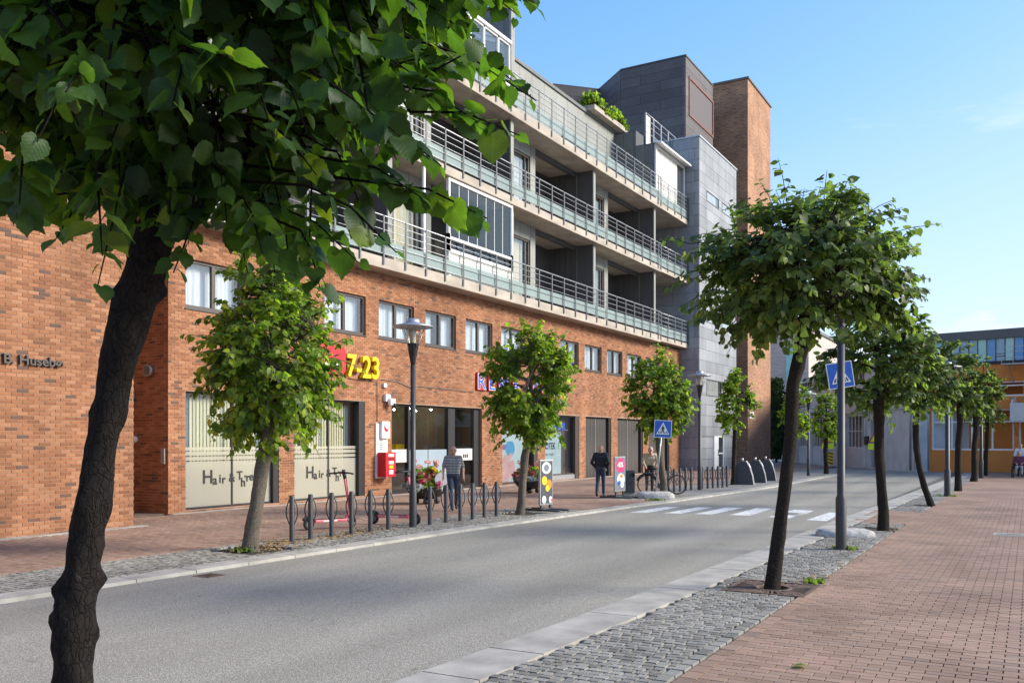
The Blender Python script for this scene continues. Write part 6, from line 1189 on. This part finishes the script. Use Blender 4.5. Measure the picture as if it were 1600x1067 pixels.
for a, b_, r_ in (((0.42, 0, 0.3), (0.0, 0, 0.347), .012), ((0.42, 0, 0.3), (0.28, 0, 0.82), .018), ((0.28, 0, 0.74), (0.85, 0, 0.80), .018), ((0.42, 0, 0.3), (0.88, 0, 0.70), .02), ((0.0, 0, 0.347), (0.28, 0, 0.74), .011), ((0.84, 0, 0.88), (0.90, 0, 0.66), .02)): fr.tube([a, b_], r_, 8)
fr.build('frame', M['post'], s_); m = MB(); m.tube([(0.90, 0.04, 0.66), (1.05, 0.04, 0.347)], 0.014, 6); m.tube([(0.90, -0.04, 0.66), (1.05, -0.04, 0.347)], 0.014, 6); m.build('fork', M['post'], s_)
m = MB(); m.ball((0.24, 0, 0.9), (0.14, 0.07, 0.04)); m.build('saddle', M['rubber'], s_); m = MB(); m.tube([(0.84, 0, 0.88), (0.83, 0, 0.98)], 0.014, 8); m.tube([(0.72, -0.29, 0.98), (0.83, -0.1, 1.0), (0.83, 0.1, 1.0), (0.72, 0.29, 0.98)], 0.014, 8); m.build('handlebar', M['steel'], s_)
m = MB(); m.tube([(0.42, -0.06, 0.3), (0.42, 0.06, 0.3)], 0.09, 14); m.tube([(0.42, 0.08, 0.3), (0.5, 0.08, 0.15)], 0.012, 6); m.box(0.45, 0.55, 0.06, 0.16, 0.13, 0.155); m.build('crank', M['steel'], s_); m = MB(); m.tube([(0.38 * math.cos(a), 0, 0.347 + 0.38 * math.sin(a)) for a in np.linspace(0.5, 2.8, 9)], 0.03, 6, flat=0.3); m.build('mudguard', M['black'], s_); m = MB(); m.box(-0.25, 0.2, -0.06, 0.06, 0.74, 0.76); m.build('carrier', M['steel'], s_)

# ================================================================ people
skin = surf('skin', (0.52, 0.29, 0.20), 0.55, var=0.08, scale=20); jeans = surf('jeans', (0.035, 0.05, 0.085), 0.85, var=0.4, scale=9, bump=0.3, bscale=60); dark_cloth = surf('black_cloth', (0.020, 0.021, 0.024), 0.85, var=0.25, scale=6, bump=0.3, bscale=18)
cream_cloth = surf('cream_cloth', (0.52, 0.45, 0.33), 0.85, var=0.15, scale=5, bump=0.4, bscale=14); grey_hair = surf('grey_hair', (0.42, 0.40, 0.37), 0.8, var=0.3, scale=40); dark_hair = surf('dark_hair', (0.03, 0.025, 0.02), 0.6, var=0.3, scale=40); shoe = flat('shoe', (0.03, 0.03, 0.032), 0.6); sole = flat('sole', (0.6, 0.58, 0.55), 0.7); white_cloth = surf('white_cloth', (0.68, 0.67, 0.65), 0.85, var=0.1, scale=8); maroon = surf('maroon_cloth', (0.14, 0.04, 0.07), 0.85, var=0.4, scale=12); grey_cloth = surf('grey_cloth', (0.28, 0.29, 0.30), 0.85, var=0.15, scale=8)
def stripes():
    m, n, l, p = newmat('striped_polo'); p.inputs['Roughness'].default_value = 0.85; c = n.new('ShaderNodeTexCoord'); s = n.new('ShaderNodeSeparateXYZ'); l.new(c.outputs['Object'], s.inputs[0]); mu = n.new('ShaderNodeMath'); mu.operation = 'MULTIPLY'; mu.inputs[1].default_value = 2 * math.pi / 0.042; l.new(s.outputs[2], mu.inputs[0]); si = n.new('ShaderNodeMath'); si.operation = 'SINE'; l.new(mu.outputs[0], si.inputs[0]); r = ramp(n, [(0.35, (0.09, 0.09, 0.095)), (0.5, (0.55, 0.54, 0.52))]); l.new(si.outputs[0], r.inputs[0]); l.new(r.outputs[0], p.inputs['Base Color']); return m
polo = stripes()
def person(label, loc, rz, J, mats, height=1.76, hair='bald', sleeves='long', vox=0.013):
    """one continuous body from tapered capsules, remeshed; J: joints; mats: top, trousers, shoes, skin, hair"""
    top, trs, shoes, skn, hr = range(5); C = []
    def cap(a, b, r0, r1, m): C.append((Vector(a), Vector(b), r0, r1, m))
    P = {k: Vector(v) for k, v in J.items()}; ch, pe, nk, hd = P['chest'], P['pelvis'], P['neck'], P['head']
    side = (P['shR'] - P['shL']).normalized(); hs = (P['hipR'] - P['hipL']).normalized(); fw = Vector((0, 0, 1)).cross(side).normalized()
    for q in (-0.085, 0.0, 0.085): cap(pe + hs * q + Vector((0, 0, 0.07)), ch + side * q * 1.15, 0.105, 0.115, top)
    cap(ch + side * 0.09, P['shR'] - side * 0.02, 0.10, 0.072, top); cap(ch - side * 0.09, P['shL'] + side * 0.02, 0.10, 0.072, top); cap(P['shL'] + Vector((0, 0, .02)), nk - Vector((0, 0, .03)), 0.06, 0.06, top); cap(P['shR'] + Vector((0, 0, .02)), nk - Vector((0, 0, .03)), 0.06, 0.06, top)
    cap(pe - hs * 0.07, pe + hs * 0.07, 0.118, 0.118, trs); cap(nk - Vector((0, 0, .04)), hd - Vector((0, 0, .06)), 0.055, 0.055, skn)
    for s in 'LR':
        sh, el, wr = P['sh' + s], P['el' + s], P['wr' + s]; 
        if sleeves == 'short': mid = sh.lerp(el, 0.75); cap(sh, mid, 0.064, 0.062, top); cap(mid, el, 0.043, 0.040, skn); cap(el, wr, 0.040, 0.028, skn)
        else: cap(sh, el, 0.064, 0.052, top); cap(el, wr, 0.052, 0.038, top)
        hip, kn, an = P['hip' + s], P['kn' + s], P['an' + s]; cap(hip, kn, 0.092, 0.066, trs); cap(kn, kn.lerp(an, 0.35), 0.064, 0.062, trs); cap(kn.lerp(an, 0.35), an, 0.062, 0.048, trs)
        t = P['toe' + s]; cap(an - Vector((0, 0, .03)), t, 0.042, 0.036, shoes); cap(an - Vector((0, 0, .04)) - (t - an).normalized() * 0.05, t, 0.034, 0.033, shoes)
        dh = (wr - el).normalized(); pa = wr + dh * 0.055; cap(wr, pa, 0.030, 0.034, skn)
    u = P.get('look', fw).normalized(); r_ = u.cross(Vector((0, 0, 1))).normalized(); up = Vector((0, 0, 1))
    cap(hd + up * 0.035 - u * 0.012, hd + up * 0.03 + u * 0.012, 0.092, 0.088, skn); cap(hd - up * 0.05 + u * 0.02, hd - up * 0.075 + u * 0.035, 0.070, 0.052, skn); cap(hd + u * 0.09 + up * 0.0, hd + u * 0.108 - up * 0.03, 0.012, 0.017, skn)
    for q in (-1, 1): cap(hd + r_ * q * 0.085 + up * 0.02 - u * 0.01, hd + r_ * q * 0.09 - up * 0.025 - u * 0.005, 0.017, 0.012, skn)
    if hair == 'bald': cap(hd - u * 0.06 + up * 0.0, hd - u * 0.05 - up * 0.03, 0.062, 0.058, hr)
    else: cap(hd + up * 0.06 - u * 0.03, hd - u * 0.045 - up * 0.01, 0.088, 0.076, hr)
    m = MB()
    for a, b, r0, r1, mi in C:
        pts = [a.lerp(b, t) for t in (0, 0.5, 1)]; m.tube(pts, [r0, (r0 + r1) / 2, r1], 14); m.ball(a, r0, 0, 14, 9); m.ball(b, r1, 0, 14, 9)
    me = m.mesh('person', skin); tmp = link('tmp', me); rm = tmp.modifiers.new('r', 'REMESH'); rm.mode = 'VOXEL'; rm.voxel_size = vox; sm = tmp.modifiers.new('s', 'SMOOTH'); sm.iterations = 5; sm.factor = 0.5
    dg = bpy.context.evaluated_depsgraph_get(); bm = bpy.data.meshes.new_from_object(tmp.evaluated_get(dg)); bpy.data.objects.remove(tmp)
    bm.materials.clear()
    nf = len(bm.polygons); cen = np.empty(nf * 3, np.float32); bm.polygons.foreach_get('center', cen); cen = cen.reshape(-1, 3); best = np.full(nf, 9.0); mi = np.zeros(nf, np.int32)
    for a, b, r0, r1, k in C:
        A, B = np.array(a), np.array(b); ab = B - A; t = np.clip(((cen - A) @ ab) / max(ab @ ab, 1e-9), 0, 1); d = np.linalg.norm(cen - (A + t[:, None] * ab), axis=1) - (r0 + (r1 - r0) * t); w = d < best; best[w] = d[w]; mi[w] = k
    # hair line, hands' fingers, eyes and mouth joined to the same body mesh
    V = np.empty(len(bm.vertices) * 3, np.float32); bm.vertices.foreach_get('co', V); base_v = V.reshape(-1, 3).tolist(); faces = [list(p.vertices) for p in bm.polygons]; e = MB()
    for s in 'LR':
        el, wr = P['el' + s], P['wr' + s]; dh = (wr - el).normalized(); pa = wr + dh * 0.06; ac = (side if abs(dh.dot(side)) < 0.8 else fw); ac = (fw - dh * fw.dot(dh)).normalized(); cu = ac.cross(dh) * (1 if s == 'L' else -1)
        for k, L in enumerate((0.065, 0.078, 0.074, 0.058)):
            o = pa + ac * (0.027 - 0.018 * k); q1 = o + dh * L * 0.5 + cu * 0.012; q2 = o + dh * L * 0.85 + cu * 0.036; e.tube([o - dh * 0.015, q1, q2], [0.0095, 0.009, 0.007], 6, 3)
        o = wr + dh * 0.02 + ac * 0.026; e.tube([o, o + ac * 0.022 + dh * 0.025, o + ac * 0.026 + dh * 0.055 + cu * 0.01], [0.012, 0.010, 0.008], 6, 3)
    for q in (-1, 1): e.ball(hd + u * 0.086 + r_ * q * 0.032 + up * 0.018, 0.011, 5, 8, 6); e.bar(hd + u * 0.090 + r_ * q * 0.016 + up * 0.04, hd + u * 0.083 + r_ * q * 0.05 + up * 0.04, 0.008, 0.007, mi=4)
    e.bar(hd + u * 0.089 - r_ * 0.024 - up * 0.055, hd + u * 0.089 + r_ * 0.024 - up * 0.055, 0.012, 0.007, mi=5)
    b0 = len(base_v); fin_ = bpy.data.meshes.new('person'); fin_.from_pydata(base_v + e.v, [], faces + [[b0 + i for i in f] for f in e.f])
    for x in mats + [M['black']]: fin_.materials.append(x)
    fin_.polygons.foreach_set('material_index', mi.tolist() + e.m); fin_.polygons.foreach_set('use_smooth', [True] * len(fin_.polygons)); fin_.update()
    o = prop(link('person', fin_), label, 'person'); o.location = loc; o.rotation_euler = (0, 0, rz); return o
def stand(**k):
    J = dict(pelvis=(0, 0, 0.95), chest=(0, 0.01, 1.30), neck=(0, 0.01, 1.47), head=(0, 0.03, 1.61), shL=(-0.19, 0, 1.42), shR=(0.19, 0, 1.42), elL=(-0.25, -0.02, 1.13), elR=(0.25, -0.02, 1.13), wrL=(-0.25, 0.05, 0.88), wrR=(0.25, 0.05, 0.88), hipL=(-0.09, 0, 0.91), hipR=(0.09, 0, 0.91), knL=(-0.1, 0.02, 0.5), knR=(0.1, 0.02, 0.5), anL=(-0.1, -0.02, 0.09), anR=(0.1, -0.02, 0.09), toeL=(-0.11, 0.13, 0.04), toeR=(0.11, 0.13, 0.04)); J.update(k); return J
face = lambda dx, dy: math.atan2(-dx, dy)
# in the man's own frame +X is his right ... he walks towards the camera, one leg forward
person('man in striped polo shirt and jeans walking past the flower bowl', (-13.59, 20.2, 0), face(0.62, -0.72), stand(knL=(-0.1, -0.02, 0.5), anL=(-0.11, -0.26, 0.15), toeL=(-0.11, -0.13, 0.05), knR=(0.08, 0.14, 0.52), anR=(0.06, 0.24, 0.10), toeR=(0.06, 0.38, 0.05), elL=(-0.28, -0.06, 1.14), wrL=(-0.27, 0.06, 0.90), elR=(0.27, 0.0, 1.14), wrR=(0.28, 0.12, 0.92), look=(0.15, 1, 0)), [polo, jeans, shoe, skin, grey_hair], hair='bald', sleeves='short')
person('man in black jacket seen from behind, hands in pockets, near the sale board', (-12.55, 27.55, 0), face(-0.25, 1.0), stand(elL=(-0.29, -0.09, 1.15), wrL=(-0.19, 0.08, 0.98), elR=(0.29, -0.09, 1.15), wrR=(0.19, 0.08, 0.98), knL=(-0.09, -0.03, 0.5), anL=(-0.09, -0.22, 0.14), toeL=(-0.1, -0.10, 0.04), knR=(0.09, 0.06, 0.5), anR=(0.09, 0.08, 0.09), toeR=(0.1, 0.22, 0.04)), [dark_cloth, jeans, shoe, skin, skin], hair='bald')
person('person in cream jacket bending behind the lime trunk by the bicycle', (-12.15, 31.0, 0), face(0.5, -0.86), stand(chest=(0, 0.14, 1.25), neck=(0, 0.22, 1.40), head=(0, 0.29, 1.52), shL=(-0.2, 0.16, 1.36), shR=(0.2, 0.16, 1.36), elL=(-0.27, 0.22, 1.08), elR=(0.27, 0.22, 1.08), wrL=(-0.2, 0.38, 0.95), wrR=(0.2, 0.38, 0.95), look=(0, 1, -0.4)), [cream_cloth, dark_cloth, shoe, skin, grey_hair], hair='grey')
person('helper in white top pushing the wheelchair', (-0.45, 53.3, 0), face(0, -1), stand(wrL=(-0.2, 0.42, 1.02), wrR=(0.2, 0.42, 1.02), elL=(-0.26, 0.1, 1.14), elR=(0.26, 0.1, 1.14)), [white_cloth, dark_cloth, shoe, skin, dark_hair], hair='dark', vox=0.018)
person('person sitting in the wheelchair with grey trousers', (-0.5, 52.6, 0), face(0, -1), stand(pelvis=(0, 0, 0.55), chest=(0, 0.0, 0.92), neck=(0, 0.02, 1.09), head=(0, 0.05, 1.23), shL=(-0.19, 0, 1.03), shR=(0.19, 0, 1.03), elL=(-0.25, 0.06, 0.78), elR=(0.25, 0.06, 0.78), wrL=(-0.13, 0.26, 0.72), wrR=(0.13, 0.26, 0.72), hipL=(-0.09, 0.03, 0.52), hipR=(0.09, 0.03, 0.52), knL=(-0.12, 0.45, 0.54), knR=(0.12, 0.45, 0.54), anL=(-0.12, 0.5, 0.2), anR=(0.12, 0.5, 0.2), toeL=(-0.12, 0.64, 0.15), toeR=(0.12, 0.64, 0.15)), [maroon, grey_cloth, shoe, skin, dark_hair], hair='dark', vox=0.018)
s_ = prop(empty('wheelchair', (-0.5, 52.6, 0)), 'black wheelchair on the far brick pavement', 'wheelchair')
def torus(R_, r_, n=24, k=6): 
    m = MB(); vs = [(r_ * math.sin(b), (R_ + r_ * math.cos(b)) * math.cos(a), (R_ + r_ * math.cos(b)) * math.sin(a)) for a in np.linspace(0, 2 * math.pi, n, endpoint=False) for b in np.linspace(0, 2 * math.pi, k, endpoint=False)]
    return m.add(vs, [(i * k + j, ((i + 1) % n) * k + j, ((i + 1) % n) * k + (j + 1) % k, i * k + (j + 1) % k) for i in range(n) for j in range(k)], 0, True)
for q in (-0.32, 0.32):
    o = torus(0.27, 0.03).build('wheel', M['rubber'], s_, (q, 0.12, 0.30)); m = MB()
    for t in range(8): a = t * math.pi / 4; m.tube([(0, 0, 0), (0, 0.26 * math.cos(a), 0.26 * math.sin(a))], 0.006, 4)
    m.build('spokes', M['galv'], o); torus(0.07, 0.025, 14).build('caster', M['rubber'], s_, (q * 0.8, -0.42, 0.095))
    m = MB(); m.tube([(q * 0.85, 0.2, 1.0), (q * 0.85, 0.2, 0.45), (q * 0.85, -0.3, 0.42), (q * 0.7, -0.5, 0.13)], 0.016, 7); m.tube([(q * 0.85, 0.2, 1.0), (q * 0.85, 0.36, 1.0)], 0.016, 7); m.box(q * 0.95 - 0.03, q * 0.95 + 0.03, -0.25, 0.15, 0.68, 0.72); m.build('side_frame', M['black'], s_)
m = MB(); m.box(-0.25, 0.25, -0.28, 0.18, 0.38, 0.43); m.build('seat', M['black'], s_); m = MB(); m.box(-0.26, 0.26, 0.15, 0.2, 0.45, 0.98); m.build('backrest', M['black'], s_); m = MB(); m.box(-0.2, 0.2, -0.72, -0.5, 0.09, 0.115); m.build('footrest', M['black'], s_)
# parked dark car just entering the frame behind the wheelchair
car = prop(empty('parked_car', (1.05, 57.0, 0)), 'dark parked car behind the wheelchair at the frame edge', 'car'); cp = surf('car_paint', (0.015, 0.018, 0.022), 0.25, var=0.1, spec=0.6)
side_ = [(-2.05, 0.25), (-2.1, 0.6), (-1.95, 0.78), (-0.95, 0.92), (-0.35, 1.42), (0.9, 1.45), (1.7, 1.0), (2.05, 0.95), (2.1, 0.5), (2.0, 0.25)]
m = MB(); vs = []; 
for xx, k in ((-0.86, 0), (-0.8, 1), (0.8, 1), (0.86, 0)): vs += [(xx * (0.86 if z > 1.0 else 1), y, z if k else min(z, 1.38)) for y, z in side_]
nS = len(side_); m.add(vs, [(i * nS + j, i * nS + (j + 1) % nS, (i + 1) * nS + (j + 1) % nS, (i + 1) * nS + j) for i in range(3) for j in range(nS)] + [list(range(nS - 1, -1, -1)), list(range(3 * nS, 4 * nS))]); bevel(m.build('body', cp, car), 0.04, 2)
m = MB(); m.prism([(-0.66, -0.93, 0.97), (0.66, -0.93, 0.97), (0.6, -0.42, 1.37), (-0.6, -0.42, 1.37)], (0, -0.02, 0.015)); m.build('windscreen', M['glass_dark'], car)
for q in (-0.62, 0.62): m = MB(); m.ball((q, -2.02, 0.66), (0.17, 0.06, 0.08)); m.build('headlight', M['offwhite'], car)
m = MB(); m.box(-0.26, 0.26, -2.13, -2.11, 0.38, 0.49); m.build('number_plate', M['white'], car)
for q in (-0.8, 0.8):
    for yy in (-1.3, 1.3): o = torus(0.25, 0.08, 20, 8).build('wheel', M['rubber'], car, (q, yy, 0.32)); m = MB(); m.tube([(-0.05, 0, 0), (0.05, 0, 0)], 0.2, 14); m.build('rim', M['galv'], o)
